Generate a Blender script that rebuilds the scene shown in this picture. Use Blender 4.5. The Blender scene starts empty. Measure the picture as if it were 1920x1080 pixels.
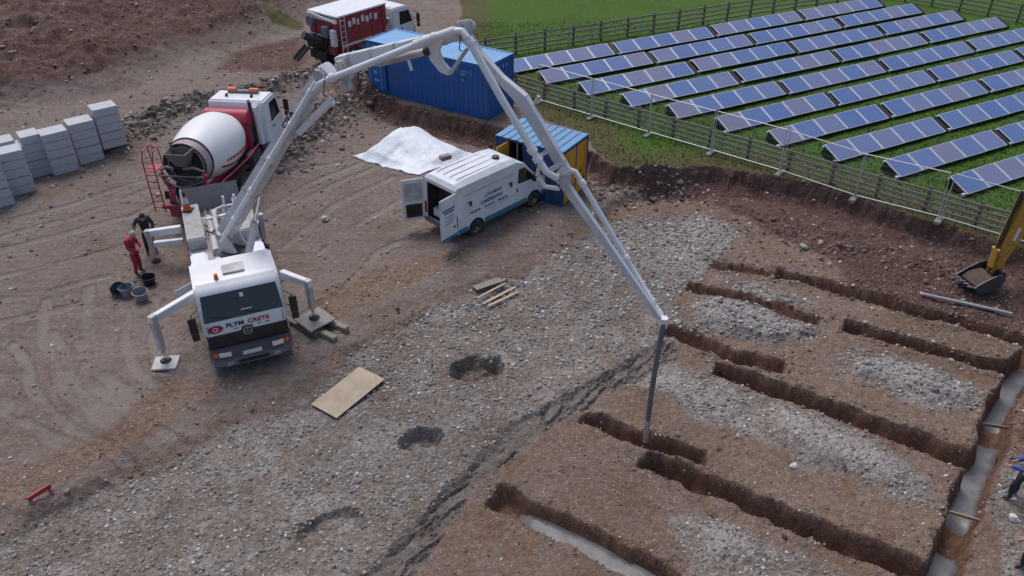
import bpy, bmesh, math, random
import numpy as np
from mathutils import Vector, Matrix
random.seed(7); rng = np.random.default_rng(11)
R = math.radians
sc = bpy.context.scene
col = sc.collection

# ------------------------------------------------------------------ camera
CAM_H, PITCH, FPX = 15.5, R(34.5), 1500.0        # drone height, tilt below the horizon, focal length in 1920-px units
cam = bpy.data.cameras.new('camera'); cam.sensor_width = 36; cam.lens = 36 * FPX / 1920
cam.clip_end = 5000; cam.clip_start = 0.1
co = bpy.data.objects.new('camera', cam); col.objects.link(co)
co.location = (0, 0, CAM_H); co.rotation_euler = (math.pi / 2 - PITCH, 0, 0)
sc.camera = co
# ------------------------------------------------------------------ sky, sun, exposure
SUN_EL, SUN_AZ = R(62), R(-25)                    # overcast: weak, very soft sun high over the far side of the site
w = bpy.data.worlds.new('World'); sc.world = w; w.use_nodes = True
nt = w.node_tree; nt.nodes.clear()
sky = nt.nodes.new('ShaderNodeTexSky'); sky.sky_type = 'NISHITA'; sky.sun_disc = False
sky.sun_elevation = SUN_EL; sky.sun_rotation = SUN_AZ
sky.air_density = 1.0; sky.dust_density = 3.0; sky.ozone_density = 1.0
bg = nt.nodes.new('ShaderNodeBackground'); bg.inputs['Strength'].default_value = 0.15
wo = nt.nodes.new('ShaderNodeOutputWorld')
nt.links.new(sky.outputs[0], bg.inputs[0]); nt.links.new(bg.outputs[0], wo.inputs[0])
sl = bpy.data.lights.new('sun', 'SUN'); sl.energy = 1.8; sl.angle = R(30); sl.color = (1, .96, .92)
so = bpy.data.objects.new('sun', sl); col.objects.link(so)
sd = Vector((math.sin(SUN_AZ) * math.cos(SUN_EL), math.cos(SUN_AZ) * math.cos(SUN_EL), math.sin(SUN_EL)))
so.rotation_euler = (-sd).to_track_quat('-Z', 'Y').to_euler(); so.location = sd * 60
vs = sc.view_settings; vs.view_transform = 'Standard'; vs.look = 'None'; vs.gamma = 1; vs.exposure = -0.05
vs.use_curve_mapping = False

# ------------------------------------------------------------------ survey helpers: where a sighted point stands on the site
SP, CP = math.sin(PITCH), math.cos(PITCH)
def at(u, v, z=0.0):
    fy = FPX * CP + (540 - v) * SP; fz = -FPX * SP + (540 - v) * CP
    t = (z - CAM_H) / fz
    return Vector(((u - 960) * t, fy * t, z))
def ats(pts, z=0.0): return [tuple(at(u, v, z)[:2]) for u, v in pts]

# ------------------------------------------------------------------ scene helpers
def tag(o, label, cat, group=None, kind=None):
    if label: o['label'] = label
    if cat: o['category'] = cat
    if group: o['group'] = group
    if kind: o['kind'] = kind
    return o
def thing(name, label, cat, loc=(0, 0, 0), rz=0, group=None):
    o = bpy.data.objects.new(name, None); o.empty_display_size = .2; col.objects.link(o)
    o.location = loc; o.rotation_euler = (0, 0, rz)
    return tag(o, label, cat, group)
def link(name, me, parent=None):
    o = bpy.data.objects.new(name, me); col.objects.link(o)
    if parent: o.parent = parent
    return o
def copy_tree(o, parent=None):
    c = o.copy(); col.objects.link(c)
    if parent: c.parent = parent
    for ch in list(o.children): copy_tree(ch, c)
    return c
def yaw(fx, fy): return math.atan2(-fx, fy)

class MB:
    def __init__(s): s.v = []; s.f = []
    def add(s, vs, fs):
        n = len(s.v); s.v += [tuple(p) for p in vs]; s.f += [tuple(i + n for i in f) for f in fs]; return s
    def box(s, c, d, rot=None):
        c = Vector(c); hx, hy, hz = d[0] / 2, d[1] / 2, d[2] / 2
        P = [Vector((x, y, z)) for x in (-hx, hx) for y in (-hy, hy) for z in (-hz, hz)]
        if rot is not None: P = [rot @ p for p in P]
        return s.add([p + c for p in P], [(0, 1, 3, 2), (4, 6, 7, 5), (0, 4, 5, 1), (2, 3, 7, 6), (0, 2, 6, 4), (1, 5, 7, 3)])
    def beam(s, p0, p1, lat, w0, h0, w1=None, h1=None):
        p0 = Vector(p0); p1 = Vector(p1); w1 = w1 or w0; h1 = h1 or h0
        d = (p1 - p0).normalized(); lat = Vector(lat); lat = (lat - d * lat.dot(d)).normalized(); up = d.cross(lat)
        P = []
        for p, ww, hh in ((p0, w0, h0), (p1, w1, h1)):
            for a, b in ((-1, -1), (1, -1), (1, 1), (-1, 1)): P.append(p + lat * a * ww / 2 + up * b * hh / 2)
        return s.add(P, [(3, 2, 1, 0), (4, 5, 6, 7)] + [(i, (i + 1) % 4, 4 + (i + 1) % 4, 4 + i) for i in range(4)])
    def cyl(s, p0, p1, r0, r1=None, n=12):
        p0 = Vector(p0); p1 = Vector(p1); r1 = r0 if r1 is None else r1
        d = (p1 - p0).normalized(); a = d.orthogonal().normalized(); b = d.cross(a); P = []
        for p, r in ((p0, r0), (p1, r1)):
            for i in range(n):
                t = 2 * math.pi * i / n; P.append(p + (a * math.cos(t) + b * math.sin(t)) * r)
        return s.add(P, [tuple(range(n))[::-1], tuple(range(n, 2 * n))] + [(i, (i + 1) % n, n + (i + 1) % n, n + i) for i in range(n)])
    def tube(s, pts, r, n=8):
        pts = [Vector(p) for p in pts]; m = len(pts); rs = r if isinstance(r, (list, tuple)) else [r] * m
        P = []; a = None
        for i, p in enumerate(pts):
            d = (pts[min(i + 1, m - 1)] - pts[max(i - 1, 0)]).normalized()
            a = d.orthogonal().normalized() if a is None else (a - d * a.dot(d)).normalized()
            b = d.cross(a)
            for k in range(n):
                t = 2 * math.pi * k / n; P.append(p + (a * math.cos(t) + b * math.sin(t)) * rs[i])
        F = [tuple(range(n))[::-1], tuple(range((m - 1) * n, m * n))]
        for i in range(m - 1):
            for k in range(n): F.append((i * n + k, i * n + (k + 1) % n, (i + 1) * n + (k + 1) % n, (i + 1) * n + k))
        return s.add(P, F)
    def prism(s, poly, a, b, axis='x'):
        n = len(poly); mk = {'x': lambda t, p: (t, p[0], p[1]), 'y': lambda t, p: (p[0], t, p[1]), 'z': lambda t, p: (p[0], p[1], t)}[axis]
        P = [mk(a, p) for p in poly] + [mk(b, p) for p in poly]
        return s.add(P, [tuple(range(n))[::-1], tuple(range(n, 2 * n))] + [(i, (i + 1) % n, n + (i + 1) % n, n + i) for i in range(n)])
    def lathe(s, prof, o, d, n=24, closed=False):
        o = Vector(o); d = Vector(d).normalized(); a = d.orthogonal().normalized(); b = d.cross(a); P = []
        for r, h in prof:
            for k in range(n):
                t = 2 * math.pi * k / n; P.append(o + d * h + (a * math.cos(t) + b * math.sin(t)) * r)
        F = []; m = len(prof)
        for i in range(m if closed else m - 1):
            j = (i + 1) % m
            for k in range(n): F.append((i * n + k, i * n + (k + 1) % n, j * n + (k + 1) % n, j * n + k))
        if not closed: F += [tuple(range(n))[::-1], tuple(range((m - 1) * n, m * n))]
        return s.add(P, F)
    def mesh(s, name, mat, bevel=0, smooth=None):
        me = bpy.data.meshes.new(name); me.from_pydata(s.v, [], s.f)
        bm = bmesh.new(); bm.from_mesh(me); bmesh.ops.recalc_face_normals(bm, faces=bm.faces)
        if bevel:
            es = [e for e in bm.edges if len(e.link_faces) == 2 and e.calc_face_angle(0) > R(28)]
            bmesh.ops.bevel(bm, geom=es, offset=bevel, segments=2, affect='EDGES', clamp_overlap=True)
        bm.to_mesh(me); bm.free()
        if smooth is not None:
            me.shade_smooth(); me.set_sharp_from_angle(angle=R(smooth))
        if mat: me.materials.append(mat)
        return me
    def build(s, name, mat, parent=None, bevel=0, smooth=None):
        return link(name, s.mesh(name, mat, bevel, smooth), parent)

def text(name, s, size, mat, parent, M, ext=.004, sx=1.0, align='CENTER'):
    cu = bpy.data.curves.new(name, 'FONT'); cu.body = s; cu.size = size; cu.extrude = ext
    cu.align_x = align; cu.align_y = 'CENTER'; cu.resolution_u = 3; cu.offset = size * .02
    t = bpy.data.objects.new(name, cu); me = bpy.data.meshes.new_from_object(t)
    bpy.data.objects.remove(t); bpy.data.curves.remove(cu)
    me.transform(M @ Matrix.Diagonal((sx, 1, 1, 1))); me.materials.clear(); me.materials.append(mat)
    return link(name, me, parent)
def frame(o, xa, ya):
    xa = Vector(xa).normalized(); za = xa.cross(Vector(ya)).normalized(); ya = za.cross(xa)
    M = Matrix((xa, ya, za)).transposed().to_4x4(); M.translation = Vector(o); return M

# ------------------------------------------------------------------ materials
def nmat(name):
    m = bpy.data.materials.new(name); m.use_nodes = True
    n = m.node_tree; b = n.nodes['Principled BSDF']; return m, n, b
def ramp(n, fac, stops):
    r = n.nodes.new('ShaderNodeValToRGB'); e = r.color_ramp.elements
    while len(e) < len(stops): e.new(.5)
    for el, (p, c) in zip(e, stops): el.position = p; el.color = (*c, 1)
    n.links.new(fac, r.inputs[0]); return r.outputs[0]
def noise(n, vec, scale, detail=5, rough=.6, dist=0):
    t = n.nodes.new('ShaderNodeTexNoise'); t.inputs['Scale'].default_value = scale
    t.inputs['Detail'].default_value = detail; t.inputs['Roughness'].default_value = rough; t.inputs['Distortion'].default_value = dist
    if vec is not None: n.links.new(vec, t.inputs['Vector'])
    return t.outputs['Fac']
def math_(n, op, a, b=None, c=None, clamp=False):
    m = n.nodes.new('ShaderNodeMath'); m.operation = op; m.use_clamp = clamp
    for i, x in enumerate((a, b, c)):
        if x is None: continue
        if isinstance(x, (int, float)): m.inputs[i].default_value = x
        else: n.links.new(x, m.inputs[i])
    return m.outputs[0]
def mix(n, fac, a, b):
    m = n.nodes.new('ShaderNodeMix'); m.data_type = 'RGBA'
    for k, x in ((0, fac), (6, a), (7, b)):
        if isinstance(x, (int, float)): m.inputs[k].default_value = x
        elif isinstance(x, tuple): m.inputs[k].default_value = (*x, 1)
        else: n.links.new(x, m.inputs[k])
    return m.outputs[2]
def bump(n, b, h, strength=.3, dist=.02):
    u = n.nodes.new('ShaderNodeBump'); u.inputs['Strength'].default_value = strength; u.inputs['Distance'].default_value = dist
    n.links.new(h, u.inputs['Height']); n.links.new(u.outputs[0], b.inputs['Normal'])
def pos(n):
    g = n.nodes.new('ShaderNodeNewGeometry'); return g.outputs['Position']
def paint(name, c, rough=.45, metal=0, dirt=(.16, .12, .095), amt=.35, scale=3.0, var=.12, bmp=.08, coat=0):
    """painted or bare surface with blotchy grime and slight tone drift"""
    m, n, b = nmat(name); p = pos(n)
    a = noise(n, p, scale, 6, .65, .4); f = noise(n, p, scale * 7, 5, .7)
    c0 = tuple(x * (1 - var) for x in c); c1 = tuple(min(1, x * (1 + var * .6)) for x in c)
    base = mix(n, f, c0, c1)
    g = math_(n, 'MULTIPLY', math_(n, 'SUBTRACT', a, .42, clamp=True), 3.2, clamp=True)
    g = math_(n, 'MULTIPLY', math_(n, 'MULTIPLY', g, math_(n, 'ADD', f, .35)), amt, clamp=True)
    n.links.new(mix(n, g, base, dirt), b.inputs['Base Color'])
    n.links.new(math_(n, 'MULTIPLY_ADD', f, .25, rough - .1), b.inputs['Roughness'])
    b.inputs['Metallic'].default_value = metal
    if coat: b.inputs['Coat Weight'].default_value = coat
    if bmp: bump(n, b, f, bmp, .01)
    return m
def glass(name, c=(.012, .016, .022), rough=.06):
    m, n, b = nmat(name); b.inputs['Base Color'].default_value = (*c, 1)
    f = noise(n, pos(n), 5, 4); n.links.new(math_(n, 'MULTIPLY_ADD', f, .12, rough - .03), b.inputs['Roughness'])
    b.inputs['Specular IOR Level'].default_value = .6; return m
M = {}
M['white'] = paint('white_paint', (.74, .75, .78), .4, amt=.22, scale=1.5, var=.05, coat=.15)
M['vanwhite'] = paint('van_paint', (.70, .72, .76), .38, dirt=(.24, .22, .2), amt=.38, scale=2.2, var=.07, coat=.2)
M['boom'] = paint('boom_paint', (.60, .61, .65), .45, amt=.45, scale=1.2, var=.07)
M['drum'] = paint('drum_paint', (.78, .79, .80), .38, amt=.18, scale=1.1, var=.04, coat=.1)
M['dirtywhite'] = paint('worn_white_paint', (.52, .52, .53), .55, amt=.7, scale=2)
M['deck'] = paint('deck_steel', (.36, .35, .36), .6, amt=.75, scale=3)
M['flap'] = paint('splash_flap_rubber', (.24, .235, .24), .7, amt=.6, scale=2.4)
M['grey'] = paint('grey_plastic', (.15, .165, .2), .5, amt=.5)
M['dark'] = paint('dark_steel', (.032, .033, .038), .5, amt=.5)
M['black'] = paint('black_plastic', (.014, .014, .017), .45, amt=.1)
M['tyre'] = paint('tyre_rubber', (.022, .021, .021), .8, amt=.8, scale=5)
M['rim'] = paint('wheel_rim', (.28, .28, .29), .5, .4, amt=.6)
M['red'] = paint('red_paint', (.36, .018, .04), .4, amt=.3, coat=.2)
M['lorryred'] = paint('grimy_red_paint', (.30, .014, .035), .45, amt=.6, scale=2, coat=.1)
M['bumperdark'] = paint('bumper_plastic', (.075, .085, .11), .5, amt=.5)
M['pinkred'] = paint('faded_red_paint', (.42, .025, .07), .45, amt=.3)
M['drumcone'] = paint('drum_cone_paint', (.50, .38, .40), .55, amt=.55, scale=3)
M['dirtysteel'] = paint('caked_steel', (.17, .15, .15), .7, amt=.6, scale=4)
M['silver'] = paint('galvanised_steel', (.48, .49, .5), .4, .6, amt=.25)
M['chrome'] = paint('chrome_rod', (.7, .7, .72), .2, .9, amt=.1)
M['amber'] = paint('amber_lens', (.75, .16, .05), .3, amt=.1)
M['lens'] = paint('headlight_lens', (.85, .78, .68), .15, amt=.1)
M['tail'] = paint('tail_light', (.45, .01, .01), .25, amt=.1)
M['plate'] = paint('number_plate', (.7, .7, .7), .5, amt=.2)
M['ink'] = paint('dark_lettering', (.02, .022, .05), .5, amt=0)
M['inkred'] = paint('red_lettering', (.42, .02, .05), .5, amt=0)
M['inkblue'] = paint('blue_lettering', (.05, .15, .32), .5, amt=0)
M['teal'] = paint('teal_stripe', (.03, .17, .26), .45, amt=.25)
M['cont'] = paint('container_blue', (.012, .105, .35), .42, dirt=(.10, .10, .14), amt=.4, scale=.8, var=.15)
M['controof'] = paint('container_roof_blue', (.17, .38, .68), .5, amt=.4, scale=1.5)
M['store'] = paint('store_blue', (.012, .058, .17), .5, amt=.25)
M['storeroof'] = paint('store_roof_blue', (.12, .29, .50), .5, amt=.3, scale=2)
M['yellow'] = paint('store_yellow', (.62, .30, .012), .5, amt=.3)
M['exyellow'] = paint('excavator_yellow', (.50, .27, .03), .45, amt=.5)
M['bucketsteel'] = paint('bucket_steel', (.085, .095, .11), .5, .5, amt=.7, scale=4)
M['teeth'] = paint('worn_steel', (.34, .34, .35), .4, .6, amt=.4)
M['block'] = paint('concrete_block', (.50, .51, .54), .85, amt=.25, scale=5, var=.14, bmp=.3)
M['slab'] = paint('foot_concrete', (.27, .26, .25), .85, amt=.5, bmp=.2)
M['ply'] = paint('plywood', (.47, .375, .27), .7, dirt=(.26, .2, .14), amt=.7, scale=2)
M['timber'] = paint('weathered_timber', (.25, .225, .205), .8, amt=.4, scale=6, bmp=.3)
M['post'] = paint('fence_post_timber', (.13, .105, .085), .85, amt=.4, scale=6, bmp=.3)
M['baulk'] = paint('timber_baulk', (.27, .24, .21), .8, amt=.6, scale=4, bmp=.3)
M['panelframe'] = paint('aluminium_frame', (.62, .64, .68), .4, .3, amt=.1)
M['hose'] = paint('rubber_hose', (.12, .12, .135), .6, amt=.7, scale=5)
M['pipegrey'] = paint('grey_pipe', (.33, .33, .36), .5, amt=.4)
M['bucketgrey'] = paint('grey_tub', (.24, .26, .31), .5, amt=.4)
M['cone'] = paint('cone_orange', (.58, .09, .015), .5, amt=.4)
M['conewhite'] = paint('cone_sleeve', (.5, .5, .54), .5, amt=.4)
M['skin'] = paint('skin', (.42, .24, .17), .55, amt=.1)
M['hair'] = paint('dark_hair', (.03, .02, .015), .7, amt=0)
M['navy'] = paint('navy_cloth', (.016, .02, .036), .85, amt=.25)
M['redcloth'] = paint('red_overalls', (.36, .018, .045), .8, amt=.3)
M['pale'] = paint('pale_cloth', (.42, .36, .38), .85, amt=.3)
M['bluecloth'] = paint('blue_cloth', (.02, .07, .33), .8, amt=.2)
M['hiviz'] = paint('hi_vis_cloth', (.50, .62, .03), .7, amt=.15)
M['boots'] = paint('boot_rubber', (.035, .035, .04), .6, amt=.6)
M['glass'] = glass('vehicle_glass')
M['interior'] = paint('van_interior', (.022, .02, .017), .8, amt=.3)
M['rope'] = paint('pale_rail', (.55, .57, .58), .4, .3, amt=.1)
# pale reinforced sheet
m, n, b = nmat('tarpaulin'); p = pos(n)
n.links.new(ramp(n, noise(n, p, 2.2, 6), [(.3, (.66, .71, .78)), (.7, (.76, .80, .85))]), b.inputs['Base Color'])
b.inputs['Roughness'].default_value = .42; bump(n, b, noise(n, p, 3.5, 6, .6, 2.2), .55, .06); M['tarp'] = m
# solar cells: tone drifts from panel to panel
m, n, b = nmat('solar_glass'); oi = n.nodes.new('ShaderNodeObjectInfo')
base = ramp(n, oi.outputs['Random'], [(0, (.066, .130, .345)), (.35, (.092, .158, .345)), (.7, (.138, .175, .32)), (1, (.18, .172, .26))])
tcs = n.nodes.new('ShaderNodeTexCoord'); mp = n.nodes.new('ShaderNodeMapping'); mp.inputs['Scale'].default_value = (.7, 3, 3)
n.links.new(tcs.outputs['Object'], mp.inputs[0])
nn = noise(n, mp.outputs[0], 2.2, 4, .6, .5)
n.links.new(mix(n, math_(n, 'MULTIPLY', nn, .4), base, (.17, .21, .36)), b.inputs['Base Color'])
b.inputs['Roughness'].default_value = .28; b.inputs['Specular IOR Level'].default_value = .5; M['cell'] = m
# wet concrete
m, n, b = nmat('wet_concrete'); p = pos(n)
n.links.new(ramp(n, noise(n, p, 3, 7), [(.3, (.115, .115, .117)), (.7, (.20, .20, .205))]), b.inputs['Base Color'])
b.inputs['Roughness'].default_value = .38; bump(n, b, noise(n, p, 6, 6), .35, .03); M['wet'] = m
# ------------------------------------------------------------------ ground: one sheet, levels, banks, trenches, heaps
FIELD, PAD = .45, -.35
def grow(a, b, s0, s1):
    o = [a]
    while o[-1] < b:
        t = (o[-1] - a) / (b - a); o.append(o[-1] + s0 + (s1 - s0) * t)
    return o
xr = list(np.arange(0, 17, .056)); xr += grow(xr[-1] + .056, 42, .06, .28)[0:]; xr += grow(xr[-1] + 2, 2500, 3, 300)
xs = np.array([-x for x in xr[:0:-1]] + xr)
ys = list(np.arange(9.5, 22, .046)); ys += grow(ys[-1] + .046, 36, .05, .085); ys += grow(ys[-1] + .1, 64, .1, .32)
ys = np.array([-60, -20, 0, 5, 8] + ys + grow(ys[-1] + 2, 3000, 3, 300))
X, Y = np.meshgrid(xs, ys); X = X.ravel(); Y = Y.ravel(); NX, NY = len(xs), len(ys)

def h2(i, j, s):
    n = (i.astype(np.int64) * 374761393 + j.astype(np.int64) * 668265263 + s * 1274126177) & 0x7fffffff
    n = ((n ^ (n >> 13)) * 1274126177) & 0x7fffffff
    return ((n ^ (n >> 16)) & 0xffff) / 65535.0
def vnoise(x, y, s=0):
    i = np.floor(x); j = np.floor(y); fx = x - i; fy = y - j
    fx = fx * fx * (3 - 2 * fx); fy = fy * fy * (3 - 2 * fy)
    a = h2(i, j, s); b_ = h2(i + 1, j, s); c = h2(i, j + 1, s); d = h2(i + 1, j + 1, s)
    return (a + (b_ - a) * fx) * (1 - fy) + (c + (d - c) * fx) * fy
def fbm(x, y, sc_, o=4, s=0, g=.5):
    t = 0; a = 1; q = 0
    for k in range(o):
        t = t + a * vnoise(x * sc_, y * sc_, s + k * 17); q += a; a *= g; sc_ = sc_ * 2.03
    return t / q - .5
def sstep(a, b, x):
    t = np.clip((x - a) / (b - a), 0, 1); return t * t * (3 - 2 * t)
def dline(px, py, pts, far=9.0, square=False):
    """distance to a polyline (far value outside its neighbourhood)"""
    far = float(far); P = np.array(pts); out = np.full(px.shape, far)
    sel = (px > P[:, 0].min() - far) & (px < P[:, 0].max() + far) & (py > P[:, 1].min() - far) & (py < P[:, 1].max() + far)
    idx = np.nonzero(sel)[0]; qx = px[idx]; qy = py[idx]; best = np.full(len(idx), far)
    for (ax, ay), (bx, by) in zip(P[:-1], P[1:]):
        dx, dy = bx - ax, by - ay; L = dx * dx + dy * dy + 1e-9
        t0 = ((qx - ax) * dx + (qy - ay) * dy) / L; t = np.clip(t0, 0, 1)
        if square:      # flat bucket-cut ends
            le = math.sqrt(L); best = np.minimum(best, np.maximum(np.abs((qx - ax) * dy - (qy - ay) * dx) / le, np.abs(t0 - t) * le))
        else: best = np.minimum(best, np.hypot(qx - ax - t * dx, qy - ay - t * dy))
    out[idx] = best; return out
def sdpoly(px, py, pts, far=9.0):
    """signed distance, positive inside"""
    P = list(pts); d = dline(px, py, P + [P[0]], far); ins = np.zeros(px.shape, bool)
    for (ax, ay), (bx, by) in zip(P, P[1:] + [P[0]]):
        if ay == by: continue
        c = ((ay > py) != (by > py)) & (px < (bx - ax) * (py - ay) / (by - ay) + ax); ins ^= c
    return np.where(ins, d, -d)

WX = X + .35 * fbm(X, Y, .9, 3, 5) + .16 * fbm(X, Y, 4, 2, 9); WY = Y + .35 * fbm(X, Y, .9, 3, 25) + .16 * fbm(X, Y, 4, 2, 29)
TX = X + .26 * fbm(X, Y, 1.1, 3, 41) + .15 * fbm(X, Y, 3.6, 3, 45, .6); TY = Y + .26 * fbm(X, Y, 1.1, 3, 51) + .15 * fbm(X, Y, 3.6, 3, 55, .6)
Z = np.zeros_like(X)
big = fbm(X, Y, .35, 4, 60); mid = fbm(X, Y, 2.2, 4, 70); fine = fbm(X, Y, 11, 3, 80, .65)
Z += .10 * big + .035 * mid
# raised grass field and container terrace
lev_edge = ats([(640, 60), (655, 150), (690, 178), (760, 205), (840, 225), (925, 244), (1000, 268), (1110, 296), (1150, 320), (1225, 330), (1330, 322), (1420, 334), (1510, 352), (1610, 380), (1710, 412), (1810, 442), (1910, 474), (2100, 540)], .2)
lev = sdpoly(WX, WY, lev_edge + [(40, 18), (900, 30), (900, 900), (-9, 900), (-9, 60)])
lev = lev + .12 + .26 * fbm(X, Y, .9, 3, 430) + .16 * fbm(X, Y, 3, 3, 440); up = sstep(-.22, .06, lev)
Z += FIELD * up + .06 * np.exp(-(lev / .2) ** 2) - .38 * np.exp(-((lev + .75) / .6) ** 2) * sstep(-.05, -.3, lev)
# building pad, cut below the trucks' standing
pad_edge = ats([(-60, 1040), (70, 968), (200, 896), (330, 846), (430, 790), (540, 744), (615, 700), (662, 650), (725, 610), (800, 577), (885, 545), (985, 500), (1080, 440), (1140, 392), (1205, 358), (1265, 352), (1330, 372), (1400, 408), (1500, 437), (1650, 472), (1780, 508), (1920, 552), (2200, 640)], PAD / 2)
pad = sdpoly(WX, WY, pad_edge + [(40, 10), (40, -30), (-30, -30), (-30, 8)])
scarp = sstep(-.05, .35, fbm(X, Y, .35, 3, 300)); inpad = scarp * sstep(-.20, .20, pad) + (1 - scarp) * sstep(-1.2, .7, pad)
Z += PAD * inpad + .05 * np.exp(-((pad + .3) / .35) ** 2) * np.clip(4 * mid, 0, 1)
# topsoil heap behind the blocks
heap_poly = ats([(-400, 240), (0, 208), (150, 184), (250, 162), (335, 114), (440, 86), (548, 54)]) + [(-11, 64), (-30, 140), (-160, 140), (-160, 40)]
hp = sdpoly(WX, WY, heap_poly, 16)
hm = .45 * sstep(-.5, 2.5, hp) + .55 * sstep(1, 11, hp)
lump = fbm(X, Y, .55, 4, 90, .6); lump2 = fbm(X, Y, 1.6, 4, 95, .6)
Z += 2.6 * hm + hm ** .5 * (1.5 * lump + .8 * np.abs(lump2)) * sstep(-.5, 1.5, hp)
# loose berms of rubble
berm = np.zeros_like(X)
for pts, hgt, wd in (([(205, 280), (262, 240), (330, 208), (400, 190), (480, 180), (562, 150)], .55, 1.0),
                     ([(520, 300), (585, 245), (640, 200), (690, 172)], .62, 1.25),
                     ([(1105, 345), (1180, 352), (1260, 345)], .30, .8),
                     ([(1390, 412), (1500, 440), (1650, 475), (1790, 512)], .14, .7)):
    d = dline(WX, WY, ats(pts)); q = np.exp(-(d / wd) ** 2)
    berm = np.maximum(berm, q * (.25 if hgt < .2 else 1)); Z += hgt * q * (.75 + 1.5 * mid + .8 * lump2)
# trenches
trench = np.zeros_like(X); wallm = np.zeros_like(X); lip = np.zeros_like(X); tw = .16 * fbm(X, Y, .7, 3, 500); slump = np.clip(fbm(X, Y, 1.3, 3, 510) - .08, 0, 1)
def dig(pts, half, depth, z=PAD):
    global Z, trench, wallm, lip
    half += .05; d = dline(TX, TY, ats(pts, z), 4, True) + tw; lip = np.maximum(lip, np.exp(-((d - half - .12) / .16) ** 2))
    Z = Z + .05 * np.exp(-((d - half - .22) / .16) ** 2) * (d < 2) * np.clip(5 * mid, 0, 1)
    prof = np.clip((half + .05 - d + .02 * fine) / .17, 0, 1) ** .75
    Z = np.minimum(Z, Z * (1 - prof) + prof * (z - depth + .10 * mid + .05 * fine + 1.6 * slump * depth))
    trench = np.maximum(trench, prof); wallm = np.maximum(wallm, sstep(half + .16, half - .02, d))
dig([(1300, 540), (1400, 562), (1522, 596)], .16, .40)
dig([(1262, 622), (1330, 648), (1400, 672), (1450, 682)], .22, .60)
dig([(1361, 696), (1500, 744), (1660, 802), (1822, 862)], .26, .95)
dig([(1115, 788), (1200, 820), (1260, 838), (1308, 854)], .22, .75)
dig([(1228, 866), (1400, 938), (1560, 1006), (1760, 1085)], .27, .95)
dig([(1602, 614), (1740, 652), (1905, 700)], .25, .80)
dig([(1345, 498), (1470, 516)], .12, .3)
dig([(1470, 516), (1600, 548), (1730, 586), (1930, 640)], .24, .75)
dig([(945, 936), (1010, 968), (1100, 1010), (1200, 1062), (1290, 1120)], .30, .62)
dig([(1940, 655), (1905, 700), (1868, 790), (1842, 862), (1800, 985), (1755, 1090), (1720, 1180)], .30, .95)
dig([(1860, 795), (1940, 830)], .05, .1)
for (u, v), a, b_, dep, rot in (((790, 820), .70, .42, .50, .45), ((892, 690), .9, .55, .5, .3), ((616, 985), .85, .45, .22, .5)):
    c = at(u, v, PAD); dx, dy = TX - c.x + .35 * fbm(X, Y, 2.1, 3, 310), TY - c.y + .35 * fbm(X, Y, 2.1, 3, 320)
    e = np.hypot((dx * math.cos(rot) + dy * math.sin(rot)) / a, (-dx * math.sin(rot) + dy * math.cos(rot)) / b_)
    q = np.clip((1.05 - e) / .25, 0, 1) ** .8; Z -= dep * q * (1 + mid); trench = np.maximum(trench, .6 * q)
# backfilled clay strip
cd = dline(WX, WY, ats([(1255, 660), (1190, 695), (1100, 742), (985, 800), (915, 870), (840, 955), (760, 1045), (700, 1110)], PAD), 4)
clay = sstep(.50, .26, cd + .5 * fbm(X, Y, 1.1, 3, 520))
rid = np.abs(fbm((X * .6 + Y * .8) * .28, Y * .6 - X * .8, 3.0, 4, 130, .6))
Z -= clay * (.12 + .42 * np.clip(.10 - rid, 0, 1) * 3.0) - .10 * clay * mid
# ruts where the lorries turned
rut = np.zeros_like(X)
for pts in ([(40, 640), (70, 720), (130, 810), (240, 880)], [(110, 620), (140, 700), (205, 790), (310, 850)], [(170, 540), (165, 620), (200, 700), (255, 770)], [(232, 575), (225, 640), (258, 705), (300, 745)],
            [(0, 470), (120, 440), (260, 400), (300, 380)], [(0, 520), (120, 490), (240, 455)], [(440, 460), (560, 380), (660, 330), (760, 290)], [(520, 470), (640, 380), (730, 330)], [(0, 420), (150, 380), (290, 330)],
            [(560, 600), (640, 540), (720, 470), (800, 430)], [(0, 760), (60, 800), (160, 860)], [(20, 560), (100, 545), (200, 520)], [(0, 700), (30, 760), (90, 830), (190, 885)], [(150, 640), (180, 720), (250, 800), (330, 835)], [(290, 560), (285, 640), (300, 700)], [(0, 600), (60, 590), (160, 570), (230, 590)], [(430, 330), (520, 330), (640, 300)], [(470, 420), (570, 350), (680, 300)], [(600, 470), (700, 400), (790, 350)], [(0, 445), (140, 410), (280, 355)], [(90, 560), (95, 640), (140, 740), (220, 830)]):
    q = np.exp(-(dline(X + .5 * fbm(X, Y, .4, 2, 400), Y + .5 * fbm(X, Y, .4, 2, 410), ats(pts), 3) / .24) ** 2); rut = np.maximum(rut, q)
rut = rut * np.clip(.45 + 2.2 * (fbm(X, Y, .8, 4, 420) + .2), 0, 1)
Z -= .07 * rut * (1 + mid) - .03 * np.exp(-((rut - .35) / .12) ** 2)
flat = (1 - up) * (1 - inpad) * (1 - hm)
grassm = sdpoly(WX, WY, ats([(862, 25), (836, 95), (960, 196), (1015, 226), (1085, 250), (1112, 292), (1150, 318), (1225, 328), (1330, 320), (1420, 332), (1510, 350), (1610, 378), (1710, 410), (1810, 440), (1910, 472), (2100, 538)], .4) + [(40, 20), (900, 30), (900, 900), (-4, 900), (-4, 60)])
grass = sstep(-.1, .35, grassm) * np.where(Y < 40, sstep(-.02, .12, lev), 1); lush = sstep(.6, 3.4, grassm)
for q in ([(470, 40), (585, 40), (580, 60), (500, 60)],):
    grass = np.maximum(grass, .8 * sstep(0, .8, sdpoly(WX, WY, ats(q))))
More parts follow.
